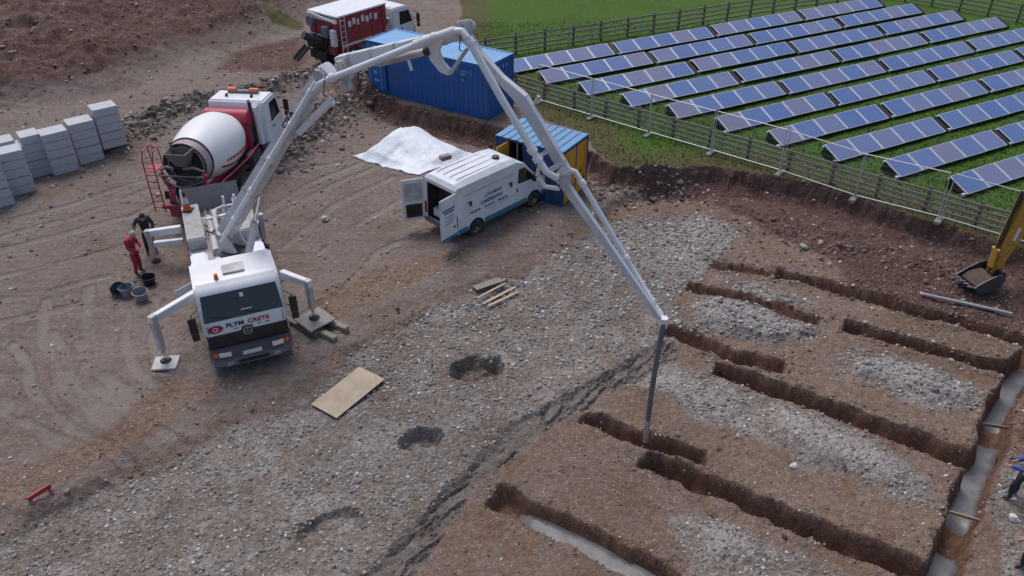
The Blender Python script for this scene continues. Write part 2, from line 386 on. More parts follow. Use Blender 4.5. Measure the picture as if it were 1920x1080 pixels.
# loose material patches
def patch(pts, z=PAD, soft=.35): return sstep(-soft * .4, soft, sdpoly(WX, WY, ats(pts, z)))
left_edge = [(-80, 1040), (60, 985), (200, 905), (330, 862), (440, 800), (545, 756), (625, 706), (670, 655), (735, 618), (805, 585), (890, 552), (990, 508), (1085, 450), (1150, 410)]
grav = patch(left_edge + [(1340, 400), (1390, 440), (1330, 510), (1270, 570), (1290, 640), (1190, 690), (1100, 735), (980, 800), (900, 880), (825, 965), (730, 1090), (500, 1200), (-100, 1200)])
for q in ([(1268, 575), (1330, 553), (1420, 568), (1528, 612), (1528, 636), (1445, 655), (1300, 622)], [(1330, 515), (1400, 520), (1545, 570), (1500, 582), (1380, 552)],
          [(1565, 662), (1600, 646), (1700, 668), (1850, 728), (1828, 768), (1740, 770), (1570, 702)],
          [(1140, 712), (1200, 672), (1240, 664), (1300, 682), (1400, 722), (1500, 762), (1620, 812), (1740, 882), (1772, 950), (1700, 948), (1600, 900), (1500, 878), (1410, 822), (1290, 792), (1250, 745)],
          [(1240, 965), (1300, 950), (1370, 968), (1450, 1015), (1580, 1065), (1620, 1110), (1300, 1110), (1270, 1030)], [(1880, 850), (1960, 830), (1960, 1090), (1880, 1090), (1850, 960)]):
    grav = np.maximum(grav, .92 * patch(q))
heapg = np.zeros_like(X)
for q in ([(1270, 575), (1340, 556), (1420, 570), (1528, 614), (1525, 634), (1445, 652), (1300, 620)], [(1590, 664), (1700, 672), (1840, 730), (1820, 760), (1740, 762), (1580, 700)], [(1440, 745), (1620, 815), (1735, 885), (1690, 930), (1500, 870), (1420, 815)], [(1260, 970), (1370, 972), (1450, 1020), (1560, 1070), (1320, 1080)]):
    heapg = np.maximum(heapg, sstep(0, .7, sdpoly(WX, WY, ats(q, PAD))))
Z += .24 * heapg * (.6 + 1.4 * np.clip(big + .35, 0, 1)) * (1 - trench)
palem = np.maximum(heapg, .8 * sstep(-.2, .9, sdpoly(WX, WY, ats([(1150, 715), (1240, 672), (1330, 700), (1420, 745), (1400, 800), (1290, 775)], PAD))))
palem = np.maximum(palem, .75 * sstep(-.5, 1.5, sdpoly(WX, WY, ats([(1190, 420), (1330, 390), (1400, 440), (1340, 510), (1230, 540)], PAD)))) * (1 - wallm)
for q in ([(80, 990), (210, 920), (330, 900), (300, 970), (140, 1020)], [(420, 800), (520, 770), (640, 740), (600, 800), (480, 840)], [(560, 870), (700, 800), (840, 760), (900, 800), (740, 880), (620, 930)], [(960, 720), (1080, 660), (1180, 640), (1100, 720), (1000, 760)]):
    palem = np.maximum(palem, .6 * sstep(-.5, 1.2, sdpoly(WX, WY, ats(q, PAD))))
grav = np.maximum(grav, palem) * (1 - clay) * (1 - wallm)
dust = np.clip(.35 + .9 * fbm(X, Y, .45, 4, 140), 0, 1) * flat
for q in ([(760, 20), (850, 20), (840, 85), (790, 70)],):
    dust = np.maximum(dust, sstep(-.5, 1.5, sdpoly(WX, WY, ats(q))))
red = np.clip(hm * 1.8, 0, 1)
bank = np.exp(-((lev + .25) / .5) ** 2)
red = np.maximum(red, np.clip(bank * 1.2, 0, 1) * (1 - grass))
shelf = sstep(-.3, .4, sdpoly(WX, WY, ats([(1265, 340), (1330, 325), (1420, 336), (1510, 354), (1710, 415), (1910, 478), (2100, 540), (2200, 660), (1930, 630), (1730, 575), (1600, 535), (1560, 470), (1440, 425), (1350, 375)], 0)))
red = np.maximum(red, shelf)
red = np.maximum(red, .8 * sstep(-.3, .8, sdpoly(WX, WY, ats([(690, 182), (920, 244), (925, 275), (860, 262), (740, 225)], .2))))
red = np.maximum(red, .75 * sstep(-.4, 1.0, sdpoly(WX, WY, ats([(380, 140), (430, 95), (570, 62), (600, 110), (560, 140)], 0))))
red = red * (1 - grass)
brown = sstep(.0, .6, sdpoly(WX, WY, ats([(-50, 1000), (60, 945), (260, 850), (380, 770), (520, 700), (660, 600), (860, 500), (1000, 420), (1100, 350), (990, 385), (900, 450), (690, 500), (560, 560), (560, 650), (400, 705), (300, 700), (180, 800), (-50, 900)], 0)))
brown = np.maximum(brown, inpad * (1 - grav)); brown = np.maximum(brown, np.clip(wallm, 0, 1) * inpad)
stony = np.clip(grav * .9 + berm + .25 * flat, 0, 1)
rough_amp = .042 * grav + .05 * berm + .045 * red + .022 * brown + .012
rough_amp = rough_amp * (1 - .75 * grass)
Z += rough_amp * (1.5 * fine + 1.1 * mid) + .05 * berm * np.abs(fine)
# turf: slightly lumpy
Z += grass * .03 * fine

me = bpy.data.meshes.new('ground')
nv = NX * NY; me.vertices.add(nv); me.vertices.foreach_set('co', np.column_stack([X, Y, Z]).astype(np.float32).ravel())
i = (np.arange(NY - 1)[:, None] * NX + np.arange(NX - 1)[None, :]).ravel()
quads = np.column_stack([i, i + 1, i + 1 + NX, i + NX]).astype(np.int32)
nf = len(quads); me.loops.add(nf * 4); me.loops.foreach_set('vertex_index', quads.ravel())
me.polygons.add(nf); me.polygons.foreach_set('loop_start', (np.arange(nf) * 4).astype(np.int32))
me.update(calc_edges=True); me.polygons.foreach_set('use_smooth', (grass.ravel()[quads[:, 0]] > .5) | (Y[quads[:, 0]] > 40) | (wallm[quads[:, 0]] > .15))
for nm, arr in (('gravel', grav), ('grass', grass), ('clay', clay), ('red', red), ('brown', brown), ('dust', np.maximum(dust, rut * .9 * flat)), ('lush', lush), ('pale', palem), ('rut', rut * flat), ('wall', wallm * inpad)):
    a = me.attributes.new(nm, 'FLOAT', 'POINT'); a.data.foreach_set('value', np.clip(arr, 0, 1).astype(np.float32))
ground = link('ground', me); tag(ground, 'stony brown building site ground with gravel pads, trenches and a grass field', None, kind='structure')

Zg = Z.reshape(NY, NX)
def gz(x, y):
    a = min(max(np.searchsorted(xs, x) - 1, 0), NX - 2); b_ = min(max(np.searchsorted(ys, y) - 1, 0), NY - 2)
    tx = (x - xs[a]) / (xs[a + 1] - xs[a]); ty = (y - ys[b_]) / (ys[b_ + 1] - ys[b_])
    return float((Zg[b_, a] * (1 - tx) + Zg[b_, a + 1] * tx) * (1 - ty) + (Zg[b_ + 1, a] * (1 - tx) + Zg[b_ + 1, a + 1] * tx) * ty)

m, n, b = nmat('site_ground'); p = pos(n)
n0 = noise(n, p, .17, 4, .6); nb = noise(n, p, 1.25, 6, .68, .6); n1 = noise(n, p, .55, 5, .6); n2 = noise(n, p, 5.5, 9, .72, .3); n3 = noise(n, p, 26, 6, .75)
vo = n.nodes.new('ShaderNodeTexVoronoi'); vo.inputs['Scale'].default_value = 19; vo.inputs['Randomness'].default_value = 1; n.links.new(p, vo.inputs['Vector'])
sep = n.nodes.new('ShaderNodeSeparateColor'); n.links.new(vo.outputs['Color'], sep.inputs[0]); cellr = sep.outputs[0]
def attr(nm):
    a = n.nodes.new('ShaderNodeAttribute'); a.attribute_name = nm; return a.outputs['Fac']
def soft(mask, wob=.55, k=2.2):
    q = math_(n, 'ADD', mask, math_(n, 'MULTIPLY', math_(n, 'SUBTRACT', n2, .5), wob))
    return math_(n, 'MULTIPLY_ADD', math_(n, 'SUBTRACT', q, .5), k, .5, clamp=True)
g23 = math_(n, 'ADD', math_(n, 'MULTIPLY', n2, .55), math_(n, 'MULTIPLY', n3, .45))
earth = ramp(n, g23, [(.30, (.085, .066, .058)), (.46, (.175, .145, .132)), (.56, (.225, .192, .178)), (.74, (.36, .32, .298))])
redc = ramp(n, math_(n, 'ADD', math_(n, 'MULTIPLY', g23, .6), math_(n, 'MULTIPLY', nb, .4)), [(.34, (.036, .019, .017)), (.46, (.098, .058, .050)), (.56, (.150, .097, .086)), (.72, (.26, .195, .175))])
brn = mix(n, math_(n, 'MULTIPLY', math_(n, 'SUBTRACT', nb, .45, clamp=True), 4, clamp=True), ramp(n, g23, [(.30, (.066, .045, .036)), (.46, (.175, .132, .108)), (.58, (.245, .195, .165)), (.74, (.42, .37, .33))]), ramp(n, g23, [(.30, (.064, .036, .024)), (.46, (.155, .098, .066)), (.60, (.23, .158, .115)), (.76, (.37, .30, .24))]))
grv = ramp(n, math_(n, 'ADD', math_(n, 'MULTIPLY', g23, .7), math_(n, 'MULTIPLY', cellr, .3)), [(.26, (.115, .104, .096)), (.44, (.215, .20, .188)), (.58, (.30, .284, .272)), (.78, (.45, .435, .415))])
cly = ramp(n, g23, [(.30, (.070, .062, .057)), (.48, (.165, .150, .140)), (.68, (.28, .258, .24))])
grs = ramp(n, g23, [(.30, (.019, .050, .007)), (.48, (.052, .124, .016)), (.66, (.098, .172, .032))])
dry = ramp(n, g23, [(.30, (.040, .042, .017)), (.48, (.090, .090, .038)), (.66, (.14, .125, .065))])
c = mix(n, soft(attr('dust'), .7, 1.6), earth, ramp(n, g23, [(.3, (.10, .088, .082)), (.5, (.19, .17, .16)), (.72, (.31, .285, .27))]))
c = mix(n, math_(n, 'MULTIPLY', math_(n, 'SUBTRACT', nb, .50, clamp=True), 4, clamp=True), c, ramp(n, g23, [(.3, (.075, .048, .036)), (.5, (.165, .118, .092)), (.74, (.30, .25, .21))]))
mpn = n.nodes.new('ShaderNodeMapping'); mpn.inputs['Rotation'].default_value = (0, 0, R(-33)); mpn.inputs['Scale'].default_value = (.22, 2.6, 1); n.links.new(p, mpn.inputs[0])
stk = noise(n, mpn.outputs[0], 1.1, 6, .7, .5)
c = mix(n, math_(n, 'MULTIPLY', math_(n, 'SUBTRACT', stk, .52, clamp=True), 2.6, clamp=True), c, (.27, .245, .235))
c = mix(n, math_(n, 'MULTIPLY', math_(n, 'SUBTRACT', .47, stk, clamp=True), 2.4, clamp=True), c, (.095, .070, .058))
c = mix(n, math_(n, 'MULTIPLY', soft(attr('rut'), 1.0, 1.5), .55), c, ramp(n, n3, [(.35, (.19, .168, .158)), (.65, (.32, .295, .28))]))
c = mix(n, soft(attr('brown'), .9, 1.5), c, brn)
tint = ramp(n, n1, [(.4, (.70, .66, .60)), (.6, (1, 1, 1))])
gm = n.nodes.new('ShaderNodeMix'); gm.data_type = 'RGBA'; gm.blend_type = 'MULTIPLY'; gm.inputs[0].default_value = .55
n.links.new(grv, gm.inputs[6]); n.links.new(tint, gm.inputs[7])
gb = mix(n, math_(n, 'MULTIPLY', math_(n, 'SUBTRACT', nb, .41, clamp=True), 3.8, clamp=True), gm.outputs[2], ramp(n, g23, [(.3, (.09, .068, .052)), (.5, (.185, .152, .125)), (.74, (.33, .29, .255))]))
gb = mix(n, math_(n, 'MULTIPLY', math_(n, 'SUBTRACT', .45, nb, clamp=True), 4, clamp=True), gb, ramp(n, g23, [(.32, (.20, .195, .19)), (.5, (.38, .37, .365)), (.68, (.55, .54, .52))]))
gb = mix(n, math_(n, 'MULTIPLY', soft(attr('pale'), 1.0, 1.5), .75), gb, ramp(n, math_(n, 'ADD', math_(n, 'MULTIPLY', g23, .75), math_(n, 'MULTIPLY', cellr, .25)), [(.28, (.15, .145, .14)), (.46, (.30, .292, .288)), (.6, (.42, .41, .405)), (.76, (.60, .59, .575))]))
c = mix(n, soft(attr('gravel'), .9, 1.7), c, gb)
c = mix(n, soft(attr('red')), c, redc)
c = mix(n, soft(attr('clay')), c, cly)
c = mix(n, soft(attr('wall')), c, ramp(n, g23, [(.3, (.095, .052, .036)), (.5, (.20, .122, .086)), (.72, (.31, .22, .17))]))
fl = math_(n, 'MULTIPLY', math_(n, 'GREATER_THAN', cellr, .90), math_(n, 'LESS_THAN', vo.outputs['Distance'], math_(n, 'MULTIPLY', n2, .75)))
c = mix(n, math_(n, 'MULTIPLY', fl, .75), c, (.40, .38, .355))
lushm = math_(n, 'ADD', attr('lush'), math_(n, 'MULTIPLY', math_(n, 'SUBTRACT', n1, .5), .9), clamp=True)
c = mix(n, soft(attr('grass'), .8, 3), c, mix(n, lushm, dry, grs))
gl = n.nodes.new('ShaderNodeMix'); gl.data_type = 'RGBA'; gl.blend_type = 'MULTIPLY'; gl.inputs[0].default_value = 1
n.links.new(c, gl.inputs[6]); n.links.new(ramp(n, math_(n, 'ADD', math_(n, 'MULTIPLY', n0, .6), math_(n, 'MULTIPLY', n1, .4)), [(.36, (.78, .74, .71)), (.5, (.95, .93, .92)), (.64, (1.0, 1.0, 1.0))]), gl.inputs[7]); c = gl.outputs[2]
wm = n.nodes.new('ShaderNodeMix'); wm.data_type = 'RGBA'; wm.blend_type = 'MULTIPLY'; wm.inputs[0].default_value = 1; wm.inputs[7].default_value = (1.045, .99, .955, 1); n.links.new(c, wm.inputs[6]); c = wm.outputs[2]
n.links.new(c, b.inputs['Base Color']); b.inputs['Roughness'].default_value = .93; b.inputs['Specular IOR Level'].default_value = .2
hh = math_(n, 'ADD', math_(n, 'MULTIPLY', n2, 1.0), math_(n, 'ADD', math_(n, 'MULTIPLY', n3, .6), math_(n, 'MULTIPLY', vo.outputs['Distance'], -.35)))
bump(n, b, hh, .75, .06)
me.materials.append(m)

# loose stones, far too many to count
def rocks(name, count, dens, rmin, rmax, stops, label, seed):
    r_ = np.random.default_rng(seed)
    area = (np.gradient(xs)[None, :] * np.gradient(ys)[:, None]).ravel()
    dist = np.hypot(X, Y)
    vis = (Y > 9.6) & (Y < 60) & (np.abs(X) < Y * .72 + 3.5)
    pr = dens * area * vis; pr = pr / pr.sum()
    idx = r_.choice(nv, count, p=pr)
    ico = np.array([(0, 0, 1), (.89, 0, .45), (.28, .85, .45), (-.72, .53, .45), (-.72, -.53, .45), (.28, -.85, .45), (.72, .53, -.45), (-.28, .85, -.45), (-.89, 0, -.45), (-.28, -.85, -.45), (.72, -.53, -.45), (0, 0, -1)])
    fc = np.array([(0, 1, 2), (0, 2, 3), (0, 3, 4), (0, 4, 5), (0, 5, 1), (1, 6, 2), (2, 7, 3), (3, 8, 4), (4, 9, 5), (5, 10, 1), (6, 7, 2), (7, 8, 3), (8, 9, 4), (9, 10, 5), (10, 6, 1)])
    s = rmin + (rmax - rmin) * r_.random(count) ** 4.4
    s = s * np.clip(dist[idx] / 22, .75, 1.6)
    V = ico[None] * (1 + .55 * (r_.random((count, 12, 1)) - .5)) * s[:, None, None]
    V[:, :, 2] *= .62; ang = r_.random(count) * 6.28; ca, sa = np.cos(ang)[:, None], np.sin(ang)[:, None]
    st = (.7 + .8 * r_.random(count))[:, None]
    vx = V[:, :, 0] * st; vy = V[:, :, 1]
    V[:, :, 0], V[:, :, 1] = vx * ca - vy * sa, vx * sa + vy * ca
    off = np.column_stack([X[idx] + .03 * r_.standard_normal(count), Y[idx] + .03 * r_.standard_normal(count), Z[idx] + s * .18])
    V = (V + off[:, None, :]).reshape(-1, 3)
    F = (fc[None] + (np.arange(count) * 12)[:, None, None]).reshape(-1, 3)
    mm = bpy.data.meshes.new(name); mm.vertices.add(len(V)); mm.vertices.foreach_set('co', V.astype(np.float32).ravel())
    mm.loops.add(len(F) * 3); mm.loops.foreach_set('vertex_index', F.astype(np.int32).ravel())
    mm.polygons.add(len(F)); mm.polygons.foreach_set('loop_start', (np.arange(len(F)) * 3).astype(np.int32)); mm.update(calc_edges=True)
    a = mm.attributes.new('tone', 'FLOAT', 'POINT'); a.data.foreach_set('value', np.repeat(r_.random(count), 12).astype(np.float32))
    m, n, b = nmat(name); at_ = n.nodes.new('ShaderNodeAttribute'); at_.attribute_name = 'tone'
    n.links.new(ramp(n, at_.outputs['Fac'], stops), b.inputs['Base Color']); b.inputs['Roughness'].default_value = .9
    bump(n, b, noise(n, pos(n), 60, 4), .3, .01)
    mm.materials.append(m); return tag(link(name, mm), label, None, kind='stuff')
nograss = (1 - grass) * (1 - .9 * trench)
rocks('gravel_stones', 30000, (grav * (.35 + 1.3 * np.clip(fbm(X, Y, 1.1, 3, 160) + .45, 0, 1)) + .10 * berm + .015 * flat) * nograss + 1e-6, .010, .070, [(0, (.125, .117, .112)), (.45, (.22, .21, .202)), (.85, (.34, .33, .32)), (1, (.56, .55, .53))], 'loose grey limestone gravel strewn over the building pad', 3)
rocks('soil_clods', 19000, (2.2 * lip + brown * .7 + red * .22 + .10 * flat + 1.3 * berm) * nograss + 1e-6, .012, .060, [(0, (.075, .052, .04)), (.5, (.17, .13, .105)), (.85, (.29, .245, .21)), (1, (.54, .50, .45))], 'loose brown clods and stones strewn over the bare earth', 4)
rocks('rubble_lumps', 2800, (.35 * lip + berm * 2 + heapg * .25 + hm * .10 + np.exp(-((pad + .1) / .4) ** 2) * .12 * (1 - shelf)) * nograss + 1e-6, .025, .12, [(0, (.06, .042, .034)), (.5, (.13, .10, .082)), (.9, (.22, .185, .16)), (1, (.40, .37, .33))], 'larger rubble lumps lying along the banks and berms', 5)

# turf blades
idx = rng.choice(nv, 42000, p=(lambda q: q / q.sum())(np.clip(grass, 0, 1) ** 2 * (np.gradient(xs)[None, :] * np.gradient(ys)[:, None]).ravel() * ((Y < 52) & (np.abs(X) < Y * .7 + 2)) * (Y < 60) / (np.abs(Y) ** 1.5 + 1)))
k = len(idx); ang = rng.random(k) * 6.28; hgt = .06 + .12 * rng.random(k) ** 2; wd = .015 + .03 * rng.random(k); ln = .08 * rng.standard_normal((k, 2))
bx = X[idx] + .1 * rng.standard_normal(k); by = Y[idx] + .1 * rng.standard_normal(k); bz = Z[idx] - .02
V = np.stack([np.column_stack([bx - wd * np.cos(ang), by - wd * np.sin(ang), bz]), np.column_stack([bx + wd * np.cos(ang), by + wd * np.sin(ang), bz]), np.column_stack([bx + ln[:, 0], by + ln[:, 1], bz + hgt])], 1).reshape(-1, 3)
mm = bpy.data.meshes.new('grass'); mm.vertices.add(3 * k); mm.vertices.foreach_set('co', V.astype(np.float32).ravel())
mm.loops.add(3 * k); mm.loops.foreach_set('vertex_index', np.arange(3 * k, dtype=np.int32)); mm.polygons.add(k); mm.polygons.foreach_set('loop_start', (np.arange(k) * 3).astype(np.int32)); mm.update(calc_edges=True)
a = mm.attributes.new('lush', 'FLOAT', 'POINT'); a.data.foreach_set('value', np.repeat(lush[idx], 3).astype(np.float32))
m, n, b = nmat('grass_blades'); at_ = n.nodes.new('ShaderNodeAttribute'); at_.attribute_name = 'lush'
nz = noise(n, pos(n), 9, 3)
n.links.new(mix(n, at_.outputs['Fac'], ramp(n, nz, [(.35, (.085, .09, .035)), (.65, (.17, .15, .08))]), ramp(n, nz, [(.35, (.032, .075, .012)), (.65, (.075, .14, .028))])), b.inputs['Base Color']); b.inputs['Roughness'].default_value = .8
mm.materials.append(m); tag(link('grass', mm), 'short grass growing over the solar field and its verge', None, kind='stuff')

# far road beyond the field
rd = ats([(1835, -22), (1990, 16), (2080, 8), (1900, -60)], .55)
mb = MB(); mb.add([(x, y, gz(x, y) + .10) for x, y in rd] + [(x, y, gz(x, y) - .3) for x, y in rd], [(0, 1, 2, 3), (0, 4, 5, 1), (1, 5, 6, 2), (2, 6, 7, 3), (3, 7, 4, 0)])
tag(mb.build('road', paint('pale_road', (.36, .34, .36), .85, amt=.3, scale=.6)), 'pale road beyond the far corner of the solar field', None, kind='structure')

# fresh concrete lying in the trench bottoms
def pool(px, z, half, label):
    c = [Vector((*q, 0)) for q in ats(px, PAD)]; P = []; m_ = len(c); F = []; A_ = [-1, -.5, 0, .5, 1]
    L_ = [0.0]
    for i in range(1, m_): L_.append(L_[-1] + (c[i] - c[i - 1]).length)
    n_ = 26
    for k in range(n_ + 1):
        s_ = L_[-1] * k / n_; i = min(max([j for j in range(m_) if L_[j] <= s_ + 1e-6]), m_ - 2); t = (s_ - L_[i]) / (L_[i + 1] - L_[i])
        p_ = c[i].lerp(c[i + 1], t); d_ = (c[i + 1] - c[i]).normalized(); nn = Vector((-d_.y, d_.x, 0)); e_ = min(k, n_ - k) / n_
        for a_ in A_: P.append((p_.x + nn.x * a_ * half, p_.y + nn.y * a_ * half, z - .5 * max(0, 1 - (e_ / (.16 - .07 * a_ * a_)) ** .8) + random.uniform(-.006, .006)))
    for k in range(n_):
        for q in range(4): F.append((k * 5 + q, k * 5 + q + 1, k * 5 + q + 6, k * 5 + q + 5))
    mb_ = MB(); mb_.add(P, F); o = mb_.build('wet_concrete', M['wet'], smooth=80); sm_ = o.modifiers.new('thick', 'SOLIDIFY'); sm_.thickness = .2; sm_.offset = -1
    tag(o, label, 'concrete', 'fresh concrete poured in the trenches')
pool([(950, 940), (1010, 968), (1100, 1010), (1200, 1062), (1290, 1120)], -.76, .30, 'smooth wet concrete in the curved foreground trench')
pool([(1872, 780), (1842, 862), (1806, 968)], -1.08, .36, 'bright wet concrete where the right cross trench meets the long trench')
pool([(1945, 640), (1905, 700), (1872, 785)], -1.12, .36, 'grey wet concrete at the top of the right cross trench')
pool([(1800, 985), (1755, 1090), (1720, 1180)], -1.08, .36, 'wet concrete at the bottom edge of the cross trench')
# ------------------------------------------------------------------ vehicle parts
def wheel(parent, x, y, r=.5, w=.3, side=1, name='wheel'):
    """wheel whose outer face looks along side*x"""
    o = bpy.data.objects.new(name, None); 
    mb = MB(); mb.lathe([(r * .58, -w / 2), (r * .93, -w / 2), (r, -w * .36), (r, w * .36), (r * .93, w / 2), (r * .58, w / 2)], (x, y, r), (side, 0, 0), 28, True)
    t = mb.build(name, M['tyre'], parent, smooth=40)
    mb = MB(); mb.lathe([(r * .6, -w * .4), (r * .6, w * .42), (r * .5, w * .44), (r * .44, w * .25), (r * .22, w * .25), (r * .2, w * .5), (.001, w * .5)], (x, y, r), (side, 0, 0), 20)
    for k in range(8):
        a = k * math.pi / 4; mb.box((x + side * w * .3, y + math.cos(a) * r * .33, r + math.sin(a) * r * .33), (.05, .04, .04))
    mb.build('rim', M['rim'], t, smooth=40); bpy.data.objects.remove(o); return t

def lorry_cab(parent, yf, W=2.4, depth=2.0, zb=.95, zt=2.85, body='white', bumper='grey', emblem=True):
    """forward-control cab; front face at y=yf, looking along +y"""
    h = W / 2
    prof = [(yf - .02, zb), (yf + .02, zb + .45), (yf - .03, zb + .85), (yf - .36, zt - .22), (yf - .52, zt - .04), (yf - .75, zt), (yf - depth + .1, zt + .02), (yf - depth, zt - .1), (yf - depth, zb)]
    mb = MB(); mb.prism(prof, -h, h); c = mb.build('cab', M[body], parent, bevel=.07, smooth=40)
    # windscreen on its own slope
    a = Vector((0, yf - .03, zb + .85)); b_ = Vector((0, yf - .36, zt - .22)); d = (b_ - a).normalized(); nrm = Vector((0, d.z, -d.y))
    mb = MB(); q = []
    for (t, hw) in ((.04, h - .07), (.97, h - .13)):
        p = a + (b_ - a) * t
        for s in (-1, 1): q.append(p + Vector((s * hw, 0, 0)) + nrm * .016)
    mb.add(q + [v - nrm * .03 for v in q], [(0, 1, 3, 2), (0, 4, 5, 1), (1, 5, 7, 3), (3, 7, 6, 2), (2, 6, 4, 0)])
    ws = mb.build('windscreen', M['glass'], parent)
    for s in (-.5, .35):
        p = a + d * .05 + nrm * .03; MB().beam(p + Vector((s, 0, 0)), p + Vector((s + .5, 0, 0)) + d * .12, nrm, .02, .025).build('wiper', M['black'], ws)
    for s in (-1, 1):
        mb = MB(); pr = [(yf - .22, zb + .82), (yf - .48, zt - .30), (yf - 1.25, zt - .28), (yf - 1.25, zb + .78)]
        mb.prism(pr, s * (h - .01), s * (h + .012)); mb.build('side_window', M['glass'], parent)
        mb = MB(); pr = [(yf - .17, zb + .02), (yf - .17, zb + .80), (yf - .20, zb + .82), (yf - 1.3, zb + .76), (yf - 1.3, zb + .02)]
        mb.prism(pr, s * (h - .01), s * (h + .008)); dr = mb.build('door', M[body], parent, bevel=.004)
        mb = MB(); mb.box((s * (h + .025), yf - 1.12, zb + .55), (.03, .18, .05)); mb.build('handle', M['black'], dr)
        mb = MB(); mb.tube([(s * h, yf - .12, zt - .45), (s * (h + .2), yf + .08, zt - .5), (s * (h + .22), yf + .08, zt - .6)], .02, 6)
        mb.tube([(s * h, yf - .06, zb + .95), (s * (h + .2), yf + .08, zb + .9)], .018, 6)
        mb.box((s * (h + .22), yf + .08, zt - .85), (.22, .08, .52)); mb.box((s * (h + .22), yf + .08, zt - 1.25), (.2, .08, .22))
        mb.build('mirror', M['black'], parent, bevel=.02)
        mb = MB(); mb.prism([(yf - 2.0, .55), (yf - 1.9, zb + .02), (yf - .85, zb + .02), (yf - .8, .6), (yf - .95, .62), (yf - 1.05, zb - .08), (yf - 1.75, zb - .08), (yf - 1.88, .6)], s * (h - .32), s * (h + .01))
        mb.build('mudguard', M[bumper], parent)
        mb = MB(); mb.box((s * (h - .1), yf - .45, .55), (.24, .55, .5)); mb.box((s * (h - .02), yf - .45, .62), (.10, .5, .05)); mb.build('step', M[bumper], parent, bevel=.03)
    mb = MB(); mb.prism([(yf + .03, zb + .005), (yf + .05, zb + .06), (yf + .055, zb + .40), (yf + .025, zb + .46), (yf - .05, zb + .46), (yf - .05, zb + .005)], -h + .04, h - .04)
    g = mb.build('grille', M['black'], parent, bevel=.012)
    mb = MB()
    for k in range(3): mb.box((0, yf + .056, zb + .12 + k * .09), (W - .5, .012, .018))
    mb.build('grille_bar', M['dark'], g)
    if emblem:
        mb = MB(); mb.lathe([(.13, 0), (.13, .02), (.105, .02), (.105, 0)], (0, yf + .052, zb + .42), (0, 1, 0), 20, True)
        for k in range(3):
            t = math.pi / 2 + k * 2 * math.pi / 3; mb.beam((0, yf + .062, zb + .42), (.115 * math.cos(t), yf + .062, zb + .42 + .115 * math.sin(t)), (0, 1, 0), .012, .02)
        mb.build('emblem', M['silver'], g)
        mb = MB(); mb.lathe([(.17, 0), (.17, .012), (.001, .014)], (0, yf + .04, zb + .42), (0, 1, 0), 20); mb.build('emblem_disc', M['black'], g)
    bp_ = [(-h, yf - .55), (-h - .02, yf - .2), (-h + .06, yf + .05), (-h + .4, yf + .16), (h - .4, yf + .16), (h - .06, yf + .05), (h + .02, yf - .2), (h, yf - .55), (h - .2, yf - .55), (-h + .2, yf - .55)]
    mb = MB(); mb.prism(bp_, .62, zb, 'z'); bb = mb.build('bumper', M['bumperdark'], parent, bevel=.03, smooth=40)
    for s in (-1, 1): MB().box((s * (h - .5), yf + .19, .47), (.2, .04, .1)).build('fog_lamp', M['chrome'], parent, bevel=.01)
    MB().box((0, yf + .19, .47), (.9, .03, .12)).build('bumper_step', M['black'], parent, bevel=.01)
    for s in (-1, 1): MB().box((s * (h - .12), yf + .012, zb + .64), (.012, .02, .36)).build('panel_gap', M['dark'], parent)
    mb = MB(); mb.prism([(x * .985, y + .03) for x, y in bp_], .34, .615, 'z'); mb.build('lower_bumper', M[bumper], parent, bevel=.04, smooth=40)
    for s in (-1, 1):
        mb = MB(); mb.box((s * (h - .42), yf + .16, .80), (.34, .05, .15), Matrix.Rotation(-s * .12, 3, 'Z')); mb.build('headlight', M['lens'], parent, bevel=.012)
        mb = MB(); mb.box((s * (h - .16), yf + .09, .80), (.14, .06, .13), Matrix.Rotation(-s * .45, 3, 'Z')); mb.build('indicator', M['amber'], parent, bevel=.012)
    mb = MB(); mb.box((0, yf + .168, .72), (.54, .016, .13)); mb.build('number_plate', M['plate'], parent)
    return c

# ------------------------------------------------------------------ boom pump lorry
PF = Vector((.395, -.919, 0)).normalized()
porg = Vector((-7.66, 18.42, 0))
pump = thing('pump_lorry', 'white concrete pump lorry on outriggers with raised boom', 'pump lorry', porg, yaw(PF.x, PF.y))
PM = Matrix.Translation(porg) @ Matrix.Rotation(yaw(PF.x, PF.y), 4, 'Z'); PI_ = PM.inverted()
def pl(v): return PI_ @ Vector(v)
W = 2.34; h = W / 2
lorry_cab(pump, 0, W, 1.95, .98, 2.82)
# nose lettering band
nose = frame((0.12, .026, 1.60), (-1, 0, 0), (0, .0, 1))
text('lettering', 'PLYM', .185, M['ink'], pump, frame((.30, .014, 1.67), (-1, 0, 0), (0, -.06, 1)), sx=1.15)
text('lettering', 'CRETE', .185, M['inkred'], pump, frame((-.36, .014, 1.67), (-1, 0, 0), (0, -.06, 1)), sx=1.15)
mb = MB()
for k in range(5): mb.box((.3 - .22 * k, .018, 1.53), (.13, .008, .022))
mb.build('small_lettering', M['ink'], pump)
mb = MB(); q = [(math.cos(t) * .20 + .85, math.sin(t) * .115 + 1.63) for t in np.linspace(0, 2 * math.pi, 24, endpoint=False)]; mb.prism(q, .005, .026, 'y'); lg = mb.build('logo', M['inkred'], pump)
mb = MB(); mb.lathe([(.075, 0), (.075, .01), (.05, .01), (.05, 0)], (.85, .022, 1.63), (0, 1, 0), 16, True); mb.build('logo_ring', M['white'], lg)
mb = MB(); mb.lathe([(.21, 0), (.21, .006), (.19, .006), (.19, 0)], (0, 0, 0), (0, 1, 0), 24, True); mb.v = [(x + .85, y + .020, z * .6 + 1.63) for x, y, z in mb.v]; mb.build('logo_rim', M['ink'], lg)
